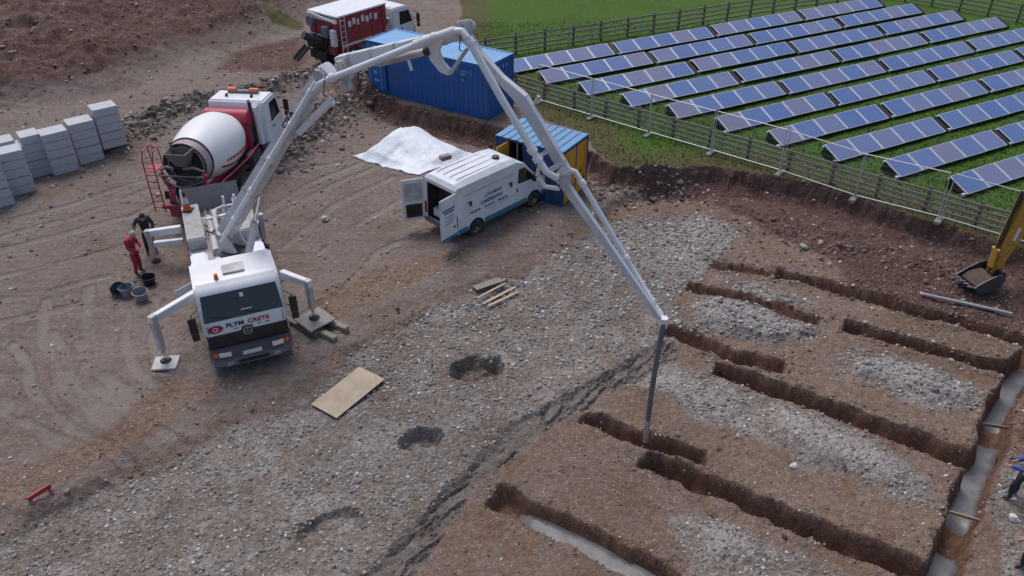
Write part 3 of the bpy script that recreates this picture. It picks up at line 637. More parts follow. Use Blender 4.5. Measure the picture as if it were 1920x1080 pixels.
# papers behind the windscreen
mb = MB(); mb.box((-.1, -.10, 2.03), (.3, .01, .07), Matrix.Rotation(-.35, 3, 'X')); mb.build('windscreen_card', M['plate'], pump)
mb = MB(); mb.box((-.05, -.27, 2.44), (.1, .012, .12), Matrix.Rotation(.35, 3, 'X')); mb.build('windscreen_mirror', M['plate'], pump)
mb = MB(); mb.box((0, -1.1, 2.86), (.62, .5, .05)); mb.build('roof_hatch', M['dirtywhite'], pump, bevel=.02)
mb = MB(); mb.cyl((.5, -.75, 2.8), (.5, -.75, 2.98), .07, .05); mb.build('roof_beacon', M['amber'], pump, smooth=40)
# chassis and wheels
mb = MB()
for s in (-1, 1): mb.box((s * .42, -4.9, .92), (.09, 7.2, .28))
for y in (-2.2, -3.8, -5.5, -7.0, -8.3): mb.box((0, y, .9), (.8, .12, .2))
mb.build('chassis', M['dark'], pump)
for y in (-1.38, -5.6, -6.95):
    for s in (-1, 1): wheel(pump, s * (h - .19), y, .5, .32 if y > -2 else .5, s)
for s in (-1, 1):
    mb = MB(); mb.prism([(-7.75, .75), (-7.7, 1.12), (-4.9, 1.12), (-4.85, .75), (-4.9, .75), (-4.97, 1.07), (-7.62, 1.07), (-7.68, .75)], s * (h - .5), s * h); mb.build('rear_mudguard', M['dirtywhite'], pump)
# deck, lockers
mb = MB(); mb.box((0, -5.55, 1.22), (W, 5.7, .16)); mb.build('deck', M['deck'], pump, bevel=.02)
for s in (-1, 1):
    mb = MB(); mb.box((s * (h - .25), -3.5, .92), (.48, 1.4, .42)); mb.build('side_locker', M['white'], pump, bevel=.02)
    mb = MB(); mb.box((s * (h - .28), -3.5, 1.55), (.52, 1.5, .5)); mb.build('water_tank', M['white'], pump, bevel=.06, smooth=40)
    mb = MB(); mb.box((s * (h - .3), -6.6, 1.50), (.58, 2.6, .40)); lo = mb.build('deck_locker', M['dirtywhite'], pump, bevel=.03)
    mb = MB(); mb.box((s * (h - .3), -6.6, 1.712), (.54, 2.5, .02)); mb.build('tread_plate', M['deck'], lo)
mb = MB(); mb.box((h + .32, -3.2, 1.0), (.72, .03, .62), Matrix.Rotation(.55, 3, 'Z')); dr = mb.build('locker_door', M['white'], pump, bevel=.008)
mb = MB(); mb.box((h + .28, -3.17, .98), (.05, .05, .14), Matrix.Rotation(.55, 3, 'Z')); mb.build('handle', M['black'], dr)
# pedestal and slewing turret
BT = pl((-8.75, 21.56, 0)); BT.z = 0
mb = MB(); mb.box((BT.x, BT.y, 1.45), (1.3, 1.2, .5)); mb.cyl((BT.x, BT.y, 1.7), (BT.x, BT.y, 2.05), .48, .44, 24); mb.build('pedestal', M['boom'], pump, bevel=.03, smooth=40)
mb = MB(); mb.cyl((BT.x, BT.y, 2.05), (BT.x, BT.y, 2.2), .52, .52, 28); mb.build('slew_ring', M['dark'], pump, smooth=40)
# boom plane
T0, E0 = Vector((-8.6, 21.5, 0)), Vector((3.9, 16.4, 0)); BD = (E0 - T0).normalized(); BN = Vector((BD.y, -BD.x, 0))      # BN looks to the drone side
def bpt(u, v, off=0.0):
    r_ = Vector((u - 960, FPX * CP + (540 - v) * SP, -FPX * SP + (540 - v) * CP)); O = Vector((0, 0, CAM_H))
    t = BN.dot(T0 + BN * off - O) / BN.dot(r_); return pl(O + r_ * t)
BL = PI_.to_3x3() @ BN
s1a, s1b = bpt(424, 436), bpt(607, 134)
mb = MB()
for s in (-1, 1):
    o = BL * s * .26
    mb.beam(Vector((BT.x, BT.y, 2.15)) + o, s1a + o + Vector((0, 0, .12)), BL, .08, .6, .08, .42)
mb.build('turret', M['boom'], pump, bevel=.02)
mb = MB(); mb.beam(s1a, s1b, BL, .36, .50, .30, .36); sec1 = mb.build('boom_section', M['boom'], pump, bevel=.02)
mb = MB(); mb.cyl(s1a - BL * .36, s1a + BL * .36, .12); mb.cyl(s1b - BL * .3, s1b + BL * .3, .13); mb.build('pivot_pin', M['silver'], sec1, smooth=40)
d1 = (s1b - s1a).normalized(); up1 = d1.cross(BL).normalized()
if up1.z < 0: up1 = -up1
dn1 = -up1
# lettering along the first section, on its upper face and on its drone side
fo = s1a + (s1b - s1a) * .74 + BL * .166 + up1 * .095
text('lettering', 'CIFA', .21, M['ink'], sec1, frame(fo, d1, up1), sx=1.5)
mb = MB(); mb.tube([s1a + BL * .30 + dn1 * .1 - d1 * .1, s1a + BL * .30 + dn1 * .1 + d1 * .4, s1b + BL * .32 + dn1 * .08 - d1 * .15], .075, 10)
for t in (.15, .35, .55, .75, .93):
    p = s1a + (s1b - s1a) * t + BL * .31 + dn1 * .09; mb.cyl(p - d1 * .06, p + d1 * .06, .10, .10, 10)
mb.build('delivery_pipe', M['white'], pump, smooth=40)
for t in (.2, .5, .8):
    p = s1a + (s1b - s1a) * t + dn1 * .09; MB().box(p + BL * .22, (.1, .14, .1), Matrix((d1, BL, up1)).transposed()).build('pipe_bracket', M['dirtywhite'], pump)
# lift ram under section one, and the folding ram near its tip
ra = Vector((BT.x, BT.y, 1.95)) + (BD_l := (PI_.to_3x3() @ BD)) * .42; rb = s1a + d1 * 2.3 + dn1 * .28
mid_ = ra + (rb - ra) * .6
mb = MB(); mb.cyl(ra, mid_, .12, .12, 14); r1 = mb.build('lift_ram', M['boom'], pump, smooth=40)
mb = MB(); mb.cyl(mid_, rb, .06, .06, 10); mb.build('ram_rod', M['chrome'], r1, smooth=40)
fa, fb, fc_ = bpt(560, 248, .05), bpt(618, 192, .05), bpt(648, 160, .05)
mb = MB(); mb.cyl(fa, fb, .105, .105, 14); mb.cyl(fb, fb + (fc_ - fb).normalized() * .08, .12, .12, 14); r2 = mb.build('folding_ram', M['white'], pump, smooth=40)
mb = MB(); mb.cyl(fb, fc_, .03, .03, 8); mb.build('ram_rod', M['chrome'], r2, smooth=40)
mb = MB(); mb.beam(fa - d1 * .15, s1a + d1 * (fa - s1a).dot(d1) - d1 * .25, BL, .05, .16); mb.tube([fa, fa + dn1 * .25 + d1 * .4, fa + dn1 * .18 + d1 * .9, fb + dn1 * .05], .012, 5); mb.build('ram_lug', M['boom'], r2)
mb = MB(); p = bpt(533, 258, .2); mb.tube([p, p + dn1 * .15 + d1 * -.05, p + dn1 * .18 + BL * .12], .022, 6); mb.build('pipe_hook', M['white'], sec1)
# section two
s2a, s2b = bpt(638, 122, -.18), bpt(866, 62, -.18)
mb = MB(); mb.beam(s2a, s2b, BL, .32, .46, .26, .26); sec2 = mb.build('boom_section', M['boom'], pump, bevel=.02)
d2 = (s2b - s2a).normalized(); up2 = d2.cross(BL).normalized(); up2 = up2 if up2.z > 0 else -up2
mb = MB(); mb.box(bpt(613, 138, 0), (.34, .5, .46), Matrix((d1, BL, up1)).transposed()); mb.build('knuckle', M['boom'], pump, bevel=.05)
mb = MB(); mb.box(bpt(646, 132, .05), (.3, .34, .52), Matrix((d2, BL, up2)).transposed()); mb.box(bpt(648, 160, .05), (.3, .28, .26), Matrix((d2, BL, up2)).transposed()); mb.build('knuckle', M['dirtywhite'], pump, bevel=.05)
pts = [bpt(590, 170, .34), bpt(600, 157, .34), bpt(618, 148, .34), bpt(700, 116, .34), bpt(790, 80, .34), bpt(852, 58, .34), bpt(866, 58, .34), bpt(876, 72, .34)]
mb = MB(); mb.tube(pts, .085, 12)
for u, v in ((625, 145), (783, 83), (815, 70)):
    p = bpt(u, v, .34); mb.cyl(p - d2 * .07, p + d2 * .07, .115, .115, 12)
mb.build('delivery_pipe', M['white'], pump, smooth=45)
mb = MB(); mb.tube([bpt(780, 83, .34), bpt(820, 69, .34), bpt(854, 57, .34)], .105, 12); mb.build('wear_sleeve', M['white'], pump, smooth=45)
ra, rb = bpt(708, 119, .12), bpt(797, 97, .12)
mb = MB(); mb.cyl(ra, rb, .09, .09, 14); r3 = mb.build('folding_ram', M['dirtywhite'], pump, smooth=40)
mb = MB(); mb.cyl(rb, rb + d2 * .14, .105, .105, 14); mb.build('ram_gland', M['black'], r3, smooth=40)
mb = MB(); mb.tube([bpt(766, 112, .2), bpt(772, 132, .2)], .04, 8); mb.build('pipe_stub', M['white'], pump)
# curved lever and link at the second joint
lv = [bpt(*q, .1) for q in ((796, 76), (832, 74), (824, 95), (832, 116), (846, 132), (842, 141), (826, 134), (808, 112))]
mb = MB(); nL = len(lv); mb.add([p - BL * .06 for p in lv] + [p + BL * .06 for p in lv], [tuple(range(nL)), tuple(range(nL, 2 * nL))] + [(i, (i + 1) % nL, nL + (i + 1) % nL, nL + i) for i in range(nL)])
mb.build('lever', M['white'], pump, bevel=.012)
mb = MB(); mb.beam(bpt(845, 136, .1), bpt(876, 92, .1), BL, .12, .09, .12, .07); mb.cyl(bpt(845, 136, -.02), bpt(845, 136, .22), .06); mb.build('link', M['dirtywhite'], pump, bevel=.01)
# section three, cranked beam
cr = [bpt(*q, -.1) for q in ((868, 50), (896, 98), (940, 148), (980, 186), (1062, 322))]
wd3 = [(.2, .18), (.2, .17), (.2, .19), (.22, .30), (.2, .24)]
mb = MB()
for i in range(4): mb.beam(cr[i], cr[i + 1] + (cr[i + 1] - cr[i]).normalized() * .03, BL, wd3[i][0], wd3[i][1], wd3[i + 1][0], wd3[i + 1][1])
sec3 = mb.build('boom_section', M['boom'], pump, bevel=.015)
mb = MB(); p = bpt(874, 54, -.05); mb.cyl(p - BL * .28, p + BL * .28, .14, .14, 16); mb.box(bpt(872, 52, .12), (.36, .1, .34)); mb.build('knuckle', M['dirtywhite'], pump, bevel=.03)
d3 = (cr[4] - cr[0]).normalized()
mb = MB(); mb.tube([bpt(872, 66, .3), bpt(886, 88, .3), bpt(940, 184, .3), bpt(1000, 284, .3), bpt(1024, 322, .3), bpt(1044, 334, .25), bpt(1052, 326, .1)], .088, 12)
for u, v in ((880, 78), (998, 281), (1008, 298)):
    p = bpt(u, v, .3); mb.cyl(p - d3 * .07, p + d3 * .07, .12, .12, 12)
mb.build('delivery_pipe', M['white'], pump, smooth=45)
mb = MB(); mb.tube([bpt(985, 207, -.1), bpt(1001, 199, -.2), bpt(1010, 180, -.2)], .045, 8); mb.build('bracket_arm', M['dirtywhite'], pump)
MB().beam(bpt(1012, 292, .2), bpt(1030, 282, -.1), d3, .1, .06).build('pipe_bracket', M['dirtywhite'], pump); MB().beam(bpt(1030, 320, .2), bpt(1060, 302, -.1), d3, .12, .08).build('pipe_bracket', M['dirtywhite'], pump)
# hanging elbow and the last section
mb = MB(); mb.tube([bpt(1010, 308, .28), bpt(1008, 330, .28), bpt(1022, 350, .28), bpt(1050, 354, .2)], .06, 8); mb.build('guard_loop', M['white'], pump, smooth=45)
p4a, p4b = bpt(1048, 330, 0), bpt(1236, 596, 0); d4 = (p4b - p4a).normalized()
mb = MB(); mb.beam(p4a, p4b, BL, .18, .22, .13, .13); sec4 = mb.build('boom_section', M['boom'], pump, bevel=.012)
mb = MB(); mb.cyl(bpt(1058, 322, -.3), bpt(1058, 322, .3), .13, .13, 14); mb.box(bpt(1056, 332, .1), (.3, .3, .3)); mb.build('knuckle', M['dirtywhite'], pump, bevel=.04)
mb = MB(); mb.tube([bpt(1060, 322, .1), bpt(1066, 318, -.25), bpt(1078, 322, -.3), bpt(1092, 344, -.3), bpt(1170, 478, -.3), bpt(1238, 590, -.2), bpt(1246, 600, -.1), bpt(1246, 608, 0)], .07, 12)
for u, v in ((1092, 344), (1174, 484), (1236, 586)):
    p = bpt(u, v, -.28); mb.cyl(p - d4 * .06, p + d4 * .06, .095, .095, 12)
mb.build('delivery_pipe', M['white'], pump, smooth=45)
for t in (.06, .3, .55, .75, .92):
    p = p4a + (p4b - p4a) * t; MB().beam(p, p - BL * .3 + Vector((0, 0, .05)), d4, .06, .06).build('pipe_bracket', M['dirtywhite'], pump)
mb = MB(); p = bpt(1245, 602, -.02); mb.cyl(p + Vector((0, 0, .1)), p - Vector((0, 0, .2)), .10, .10, 12); mb.build('hose_coupling', M['white'], pump, smooth=45)
h0_, h1_ = bpt(1245, 604), pl(at(1210, 828, -.55)); hb = pl(at(1216, 700, 1.2)) - (h0_ + h1_) / 2
hp = [h0_ + (h1_ - h0_) * (i / 10) + Vector((.10, .05, 0)) * math.sin(math.pi * i / 10) * (1 - .4 * i / 10) for i in range(11)]
mb = MB(); mb.tube(hp, .073, 12); mb.build('delivery_hose', M['hose'], pump, smooth=45)
mb = MB(); mb.tube(hp[-3:], .08, 12); mb.build('hose_end_sleeve', M['silver'], pump, smooth=45)
# hydraulic lines clipped along the boom
for k, (a_, b_, lt, uo) in enumerate(((s1a, s1b, -.10, up1 * .26), (s1a, s1b, .02, up1 * .26), (s2a, s2b, .1, up2 * .17), (s2a, s2b, -.02, up2 * .17))):
    mb = MB(); N_ = 9
    mb.tube([a_ + (b_ - a_) * (i / N_) + BL * (lt + .012 * math.sin(i * 2.1 + k)) + uo * (1 - .22 * i / N_) for i in range(N_ + 1)], .016, 5); mb.build('hydraulic_line', M['dark'], pump, smooth=40)
for a_, b_, dr_, w0_, w1_, h0_, h1_ in ((s1a, s1b, d1, .38, .32, .52, .38), (s2a, s2b, d2, .34, .28, .48, .28)):
    for t in (.12, .3, .5, .7, .88):
        p = a_ + (b_ - a_) * t; MB().beam(p - dr_ * .03, p + dr_ * .03, BL, w0_ + (w1_ - w0_) * t, h0_ + (h1_ - h0_) * t).build('boom_band', M['dirtywhite'], pump)
for u, v, o_ in ((1010, 300, .3), (1052, 340, .1), (868, 60, .3), (612, 150, .34)):
    p = bpt(u, v, o_); mb = MB(); mb.tube([p + Vector((0, 0, .15)), p + BL * .14 + Vector((0, 0, -.1)), p + BL * .12 + Vector((.05, 0, -.35)), p + Vector((.05, .05, -.42))], .014, 5); mb.build('loose_hose', M['black'], pump, smooth=40)
# outriggers
def outrigger(root, knee, foot, r=.11, hh=.26):
    root, knee, foot = pl(root), pl(knee), pl(foot)
    lat = Vector((0, 0, 1))
    mb = MB(); mb.beam(root, knee + (knee - root).normalized() * .12, lat, hh, .2, hh * .85, .18); a = mb.build('outrigger_arm', M['white'], pump, bevel=.015)
    m_ = knee + (foot - knee) * .72
    mb = MB(); mb.beam(knee + Vector((0, 0, .12)), m_, (knee - root), .2, .2, .17, .17); lg = mb.build('outrigger_leg', M['dirtywhite'], pump, bevel=.015)
    mb = MB(); mb.cyl(m_, foot + Vector((0, 0, .06)), .06, .06, 10); mb.build('leg_rod', M['chrome'], lg, smooth=40)
    mb = MB(); mb.cyl(foot + Vector((0, 0, .02)), foot + Vector((0, 0, .09)), .17, .12, 16); mb.build('foot_plate', M['dark'], lg, smooth=40)
outrigger((-9.75, 20.25, 1.38), (-10.42, 18.62, 1.62), (-10.40, 18.58, .08))
outrigger((-7.35, 21.35, 1.38), (-6.30, 20.46, 1.62), (-6.29, 20.44, .32))
outrigger((-9.55, 24.9, 1.30), (-9.10, 25.22, 1.28), (-9.12, 25.24, .04))
outrigger((-11.6, 24.3, 1.32), (-12.75, 24.2, 1.20), (-12.78, 24.22, .04))
mb = MB(); a_ = pl((-12.45, 23.82, .98)); b_ = pl((-11.5, 24.02, 1.0)); mb.beam(a_, b_, (0, 0, 1), .2, .16); mb.build('outrigger_box', M['white'], pump, bevel=.015)
# hopper with splash flap, agitator and rails
mb = MB(); y0 = -8.3
mb.prism([(y0 - .1, .62), (y0 + .75, .62), (y0 + .9, 1.32), (y0 - .55, 1.32), (y0 - .45, 1.2)], -.95, .95); hp_ = mb.build('hopper', M['white'], pump, bevel=.02)
mb = MB(); mb.box((0, y0 + .18, 1.325), (1.7, 1.2, .02)); mb.build('hopper_grate', M['dark'], hp_)
mb = MB()
for k in range(9): mb.box((-.8 + k * .2, y0 + .18, 1.345), (.03, 1.2, .03))
mb.build('grate_bar', M['deck'], hp_)
mb = MB(); mb.box((.05, y0 + .05, 1.72), (1.9, .03, .85), Matrix.Rotation(.30, 3, 'X')); mb.build('splash_flap', M['flap'], pump, bevel=.01)
for xx in (-.25, -.62):
    mb = MB(); mb.tube([(xx, y0 + .95, 1.35), (xx - .05, y0 + .90, 2.05)], .045, 8); mb.build('rail_post', M['white'], pump)
mb = MB(); mb.tube([(-.9, y0 + 1.0, 1.72), (-.2, y0 + 1.0, 1.72), (.2, y0 + 1.0, 1.6)], .04, 8); mb.tube([(-.9, y0 + 1.3, 1.55), (.4, y0 + 1.35, 1.5)], .06, 8); mb.build('grab_rail', M['white'], pump, smooth=40)
for xx in (-.33, .33):
    mb = MB(); mb.cyl((xx, -4.7, 1.42), (xx, -7.3, 1.36), .13, .13, 14); mb.build('pumping_cylinder', M['dirtywhite'], pump, smooth=40)
mb = MB(); mb.tube([(0, -7.3, 1.4), (.1, -7.0, 1.75), (.15, -6.0, 1.8), (.1, -4.5, 1.75), (.05, -3.9, 1.9)], .08, 10); mb.build('rising_pipe', M['dirtywhite'], pump, smooth=45)
mb = MB()
for k in range(7):
    x0 = random.uniform(-.5, .5); y1 = random.uniform(-6.9, -4.2); mb.tube([(x0, y1, 1.32), (x0 + random.uniform(-.2, .2), y1 + .2, 1.62), (x0 + random.uniform(-.4, .4), y1 + .5, 1.5), (x0 + random.uniform(-.4, .4), y1 + .8, 1.33)], .022, 6)
mb.build('hydraulic_hose', M['black'], pump, smooth=45)
mb = MB(); mb.box((-.1, -5.2, 1.55), (.5, .45, .45)); mb.box((.18, -4.3, 1.45), (.35, .4, .3)); mb.build('valve_block', M['dark'], pump, bevel=.03)
mb = MB(); mb.tube([(h - .1, y0 + .9, 1.4), (h - .12, y0 + .55, 2.3), (h - .15, y0 + .5, 2.42)], .035, 8); mb.build('lever_post', M['white'], pump)
# road cone on the rear deck
cl = PM @ Vector((h - .22, y0 + .85, 1.722))
cone = thing('traffic_cone', 'orange traffic cone with grey sleeve standing on the pump lorry deck', 'cone', cl)
mb = MB(); mb.box((0, 0, .02), (.36, .36, .04)); mb.build('base', M['black'], cone, bevel=.01)
mb = MB(); mb.lathe([(.14, .04), (.035, .70), (.001, .71)], (0, 0, 0), (0, 0, 1), 18); cb = mb.build('cone_body', M['cone'], cone, smooth=40)
mb = MB(); mb.lathe([(.106, .30), (.066, .52)], (0, 0, 0), (0, 0, 1), 18); mb.build('sleeve', M['conewhite'], cb, smooth=40)
mb = MB(); mb.lathe([(.055, .57), (.04, .715), (.001, .72)], (0, 0, 0), (0, 0, 1), 14); mb.build('tip', M['navy'], cb, smooth=40)

# pads and timbers under the feet
o = MB().box((0, 0, .04), (.72, .62, .07)).build('outrigger_pad', M['dirtywhite'], bevel=.01); o.location = (-10.38, 18.50, gz(-10.38, 18.5)); o.rotation_euler.z = .12
tag(o, 'pale square pad under the near left outrigger leg', 'pad')
for i, (x, y, rz, L) in enumerate(((-6.75, 20.35, .95, 1.5), (-6.20, 20.15, .95, 1.7), (-5.85, 20.55, .95, 1.5))):
    o = MB().box((0, 0, .09), (.2, L, .17)).build('timber_baulk', M['baulk'], bevel=.012); o.location = (x, y, gz(x, y) - .02); o.rotation_euler.z = rz + random.uniform(-.05, .05)
    tag(o, ('timber baulk nearest the cab under the right outrigger plate', 'middle timber baulk under the right outrigger plate', 'outer timber baulk under the right outrigger plate')[i], 'timber', 'baulks under the right outrigger')
o = MB().box((0, 0, .03), (.95, .95, .05)).build('outrigger_pad', M['slab'], bevel=.01); o.location = (-6.27, 20.40, .24); o.rotation_euler.z = .8
tag(o, 'grey square plate on timbers under the right outrigger leg', 'pad')
# ------------------------------------------------------------------ mixer lorry backed up to the hopper
XF = Vector((.10, .995, 0)).normalized(); xorg = Vector((-12.25, 27.0, 0))
mix_ = thing('mixer_lorry', 'white and red concrete mixer lorry backed up to the pump hopper', 'mixer lorry', xorg, yaw(XF.x, XF.y))
lorry_cab(mix_, 7.2, 2.4, 1.9, .98, 2.86, 'white', 'grey')
mb = MB(); mb.box((-.05, 5.292, 2.32), (.85, .02, .28)); mb.build('rear_window', M['glass'], mix_)
mb = MB(); mb.box((0, 6.35, 2.93), (1.35, .24, .10)); lb = mb.build('light_bar', M['grey'], mix_, bevel=.02)
for s in (-1, 1):
    mb = MB(); mb.box((s * .48, 6.35, 3.0), (.42, .22, .12)); mb.build('beacon_lens', M['amber'], lb, bevel=.03)
    mb = MB(); mb.cyl((s * .55, 5.8, 2.9), (s * .55, 5.9, 2.96), .06); mb.build('roof_horn', M['black'], mix_)
mb = MB(); mb.tube([(.72, 5.12, 1.0), (.72, 5.12, 2.9), (.72, 5.05, 3.02)], .075, 10); mb.build('exhaust_stack', M['dark'], mix_, smooth=40)
mb = MB(); mb.tube([(.98, 5.1, 1.1), (.98, 5.1, 2.75), (.98, 5.02, 2.85)], .13, 12); mb.build('air_intake', M['white'], mix_, smooth=40)
mb = MB()
for s in (-1, 1): mb.box((s * .42, 3.1, .92), (.09, 6.3, .28))
mb.build('chassis', M['dark'], mix_)
for s in (-1, 1):
    for y in (5.85, 2.35, 1.0): wheel(mix_, s * (1.0 if y > 5 else .92), y, .5, .32 if y > 5 else .5, s)
    mb = MB(); mb.prism([(.35, .8), (.4, 1.12), (3.0, 1.12), (3.05, .8), (2.98, .8), (2.93, 1.07), (.47, 1.07), (.42, .8)], s * .66, s * 1.2); mb.build('mudguard', M['black'], mix_)
    mb = MB(); mb.prism([(.2, 1.08), (.2, 1.55), (.9, 1.30), (4.3, 1.25), (4.6, 1.75), (4.9, 1.75), (4.9, 1.08)], s * .44, s * .56); mb.build('drum_frame', M['pinkred'], mix_, bevel=.015)
    mb = MB(); mb.box((s * .95, 4.0, .95), (.42, 1.1, .55)); mb.build('fuel_tank' if s > 0 else 'air_tank', M['dark'], mix_, bevel=.08, smooth=40)
# drum: rear lip high, front low
da, db = Vector((0, .35, 2.34)), Vector((0, 4.35, 2.0)); dd = (db - da).normalized()
mb = MB(); mb.lathe([(.84, .34), (.88, .36), (1.06, 1.1), (1.16, 1.75), (1.18, 2.3), (1.12, 2.9), (.86, 3.55), (.5, 3.95), (.001, 4.0)], da, dd, 48); mb.build('drum', M['drum'], mix_, smooth=30)
mb = MB(); mb.lathe([(.66, -.02), (.70, .0), (.875, .345), (.84, .345), (.67, .03)], da, dd, 40, True); dc = mb.build('drum_cone', M['drumcone'], mix_, smooth=30)
mb = MB(); mb.lathe([(.91, .33), (.91, .40), (.86, .40), (.86, .33)], da, dd, 40, True); mb.build('drum_ring', M['dark'], mix_, smooth=30)
mb = MB(); mb.lathe([(.70, .10), (.4, .5), (.001, .6)], da, dd, 30); mb.build('drum_mouth', M['interior'], dc, smooth=40)
sd_ = Vector((1, 0, 0)); up_ = dd.cross(sd_); up_ = up_ if up_.z > 0 else -up_
# red swoosh and lettering on the drum flank
ang = R(-8); rr_ = 1.178
for k, (s0, s1) in enumerate(((.9, 2.9),)):
    mb = MB(); n_ = 14; P = []
    prof = lambda s: float(np.interp(s, [.36, 1.1, 1.75, 2.3, 2.9, 3.55], [.88, 1.06, 1.16, 1.18, 1.12, .86])) + .012
    for i in range(n_ + 1):
        s = s0 + (s1 - s0) * i / n_
        for wv in (-.05, .05):
            t = -.42 + wv - .10 * math.sin(i / n_ * 3.1); P.append(da + dd * s + (sd_ * math.cos(t) + up_ * math.sin(t)) * prof(s))
    mb.add(P, [(2 * i, 2 * i + 1, 2 * i + 3, 2 * i + 2) for i in range(n_)]); mb.build('drum_stripe', M['inkred'], mix_)
    mb = MB()
    for i in range(9):
        s = 1.2 + i * .19; t0 = -.24; q = [da + dd * ss + (sd_ * math.cos(t) + up_ * math.sin(t)) * (prof(ss) + .004) for ss, t in ((s, t0 - .05), (s + .12, t0 - .05), (s + .12, t0 + .06), (s, t0 + .06))]; mb.add(q, [(0, 1, 2, 3)])
    mb.build('drum_lettering', M['inkred'], mix_)
# water tank across the front of the drum
mb = MB(); mb.cyl((-1.15, 4.86, 2.35), (.75, 4.86, 2.35), .36, .36, 20); mb.build('water_tank', M['pinkred'], mix_, bevel=.03, smooth=40)
mb = MB(); mb.box((0, 4.75, 1.6), (1.3, .3, 1.1)); mb.build('front_pedestal', M['pinkred'], mix_, bevel=.02)
# rear pedestal, charging hopper, chutes
mb = MB()
for s in (-1, 1): mb.beam((s * .55, .05, 1.1), (s * .86, -.05, 2.15), (0, 1, 0), .14, .14); mb.beam((s * .62, .0, 1.5), (s * .05, -.25, 1.15), (0, 1, 0), .12, .2)
mb.box((0, .0, 1.12), (1.5, .18, .3)); mb.build('rear_pedestal', M['pinkred'], mix_, bevel=.015)
mb = MB(); hopf = [(-.42, -.35), (.42, -.35), (.48, .30), (-.48, .30)]; lo_ = [(-.2, -.05), (.2, -.05), (.25, .28), (-.25, .28)]
P = [(x, y, 3.04) for x, y in hopf] + [(x, y, 2.42) for x, y in lo_] + [(x * .9, y * .9, 3.04) for x, y in hopf] + [(x * .85, y * .85 + .02, 2.44) for x, y in lo_]
mb.add(P, [(0, 1, 5, 4), (1, 2, 6, 5), (2, 3, 7, 6), (3, 0, 4, 7), (8, 12, 13, 9), (9, 13, 14, 10), (10, 14, 15, 11), (11, 15, 12, 8), (0, 8, 9, 1), (1, 9, 10, 2), (2, 10, 11, 3), (3, 11, 8, 0)]); mb.build('charging_hopper', M['dirtysteel'], mix_)
mb = MB()
for s in (-1, 1):
    mb.tube([(s * .85, .0, 2.22), (s * .5, -.15, 2.45), (s * .18, -.28, 2.45)], .05, 8); mb.tube([(s * .85, 0, 1.9), (s * .3, -.3, 1.75), (0, -.34, 1.7)], .04, 8)
mb.tube([(-.95, -.25, 2.12), (.9, -.25, 2.12)], .035, 8); mb.build('hopper_frame', M['dirtysteel'], mix_, smooth=40)
mb = MB(); mb.lathe([(.82, -.12), (.85, -.10), (.72, .08), (.68, .06)], da, dd, 26, True); mb.build('collector_ring', M['dark'], mix_, smooth=40)
def chute(pa, pb, r=.26, name='chute', mat='drumcone', par=mix_):
    pa, pb = Vector(pa), Vector(pb); d = (pb - pa).normalized(); s = d.cross(Vector((0, 0, 1))).normalized(); u = s.cross(d); mb = MB(); P = []
    for p in (pa, pb):
        for rad in (r, r - .02):
            for k in range(9):
                t = math.pi + math.pi * k / 8; P.append(p + (s * math.cos(t) + u * math.sin(t)) * rad)
    F = [(k, k + 1, 18 + k + 1, 18 + k) for k in range(8)] + [(9 + k, 27 + k, 28 + k, 10 + k) for k in range(8)] + [(0, 18, 27, 9), (8, 17, 35, 26)]
    mb.add(P, F); return mb.build(name, M[mat], par, smooth=50)
chute((0, -.05, 1.85), (.12, -.62, 1.62), .30, 'chute', 'dark'); chute((.12, -.58, 1.62), (.35, -.98, 1.50), .26, 'chute_extension', 'dirtysteel')
# access ladder and platform on the near left corner
mb = MB()
for x in (-1.42, -1.02): mb.tube([(x, -.15, .5), (x, -.12, 2.55), (x, .05, 2.95), (x, .45, 2.95), (x, .5, 2.2)], .025, 6)
for k in range(7): mb.tube([(-1.42, -.145, .7 + k * .27), (-1.02, -.145, .7 + k * .27)], .02, 6)
mb.tube([(-1.42, -.12, 2.55), (-1.02, -.12, 2.55)], .02, 6); mb.tube([(-1.42, .45, 2.95), (-1.02, .45, 2.95)], .02, 6); mb.box((-1.22, .2, 2.18), (.42, .6, .03)); mb.build('ladder', M['pinkred'], mix_, smooth=40)
mb = MB(); mb.box((0, -.08, .72), (2.2, .1, .16)); rb_ = mb.build('rear_bar', M['pinkred'], mix_, bevel=.015)
for s in (-1, 1):
    mb = MB(); mb.box((s * .95, -.14, .72), (.3, .05, .12)); mb.build('tail_light', M['tail'], rb_)
    mb = MB(); mb.prism([(s * .72 - .2, .25), (s * .72 + .2, .25), (s * .72 + .2, .7), (s * .72 - .2, .7)], -.02, .02, 'y'); mb.build('mud_flap', M['pinkred'], mix_)
mb = MB(); mb.tube([(-.9, 4.6, 1.3), (-1.1, 3.5, 1.5), (-1.1, .6, 1.6)], .04, 6); mb.tube([(1.05, 4.6, 1.3), (1.15, 3.0, 1.35), (1.1, .6, 1.5)], .04, 6); mb.build('side_rail', M['pinkred'], mix_, smooth=40)

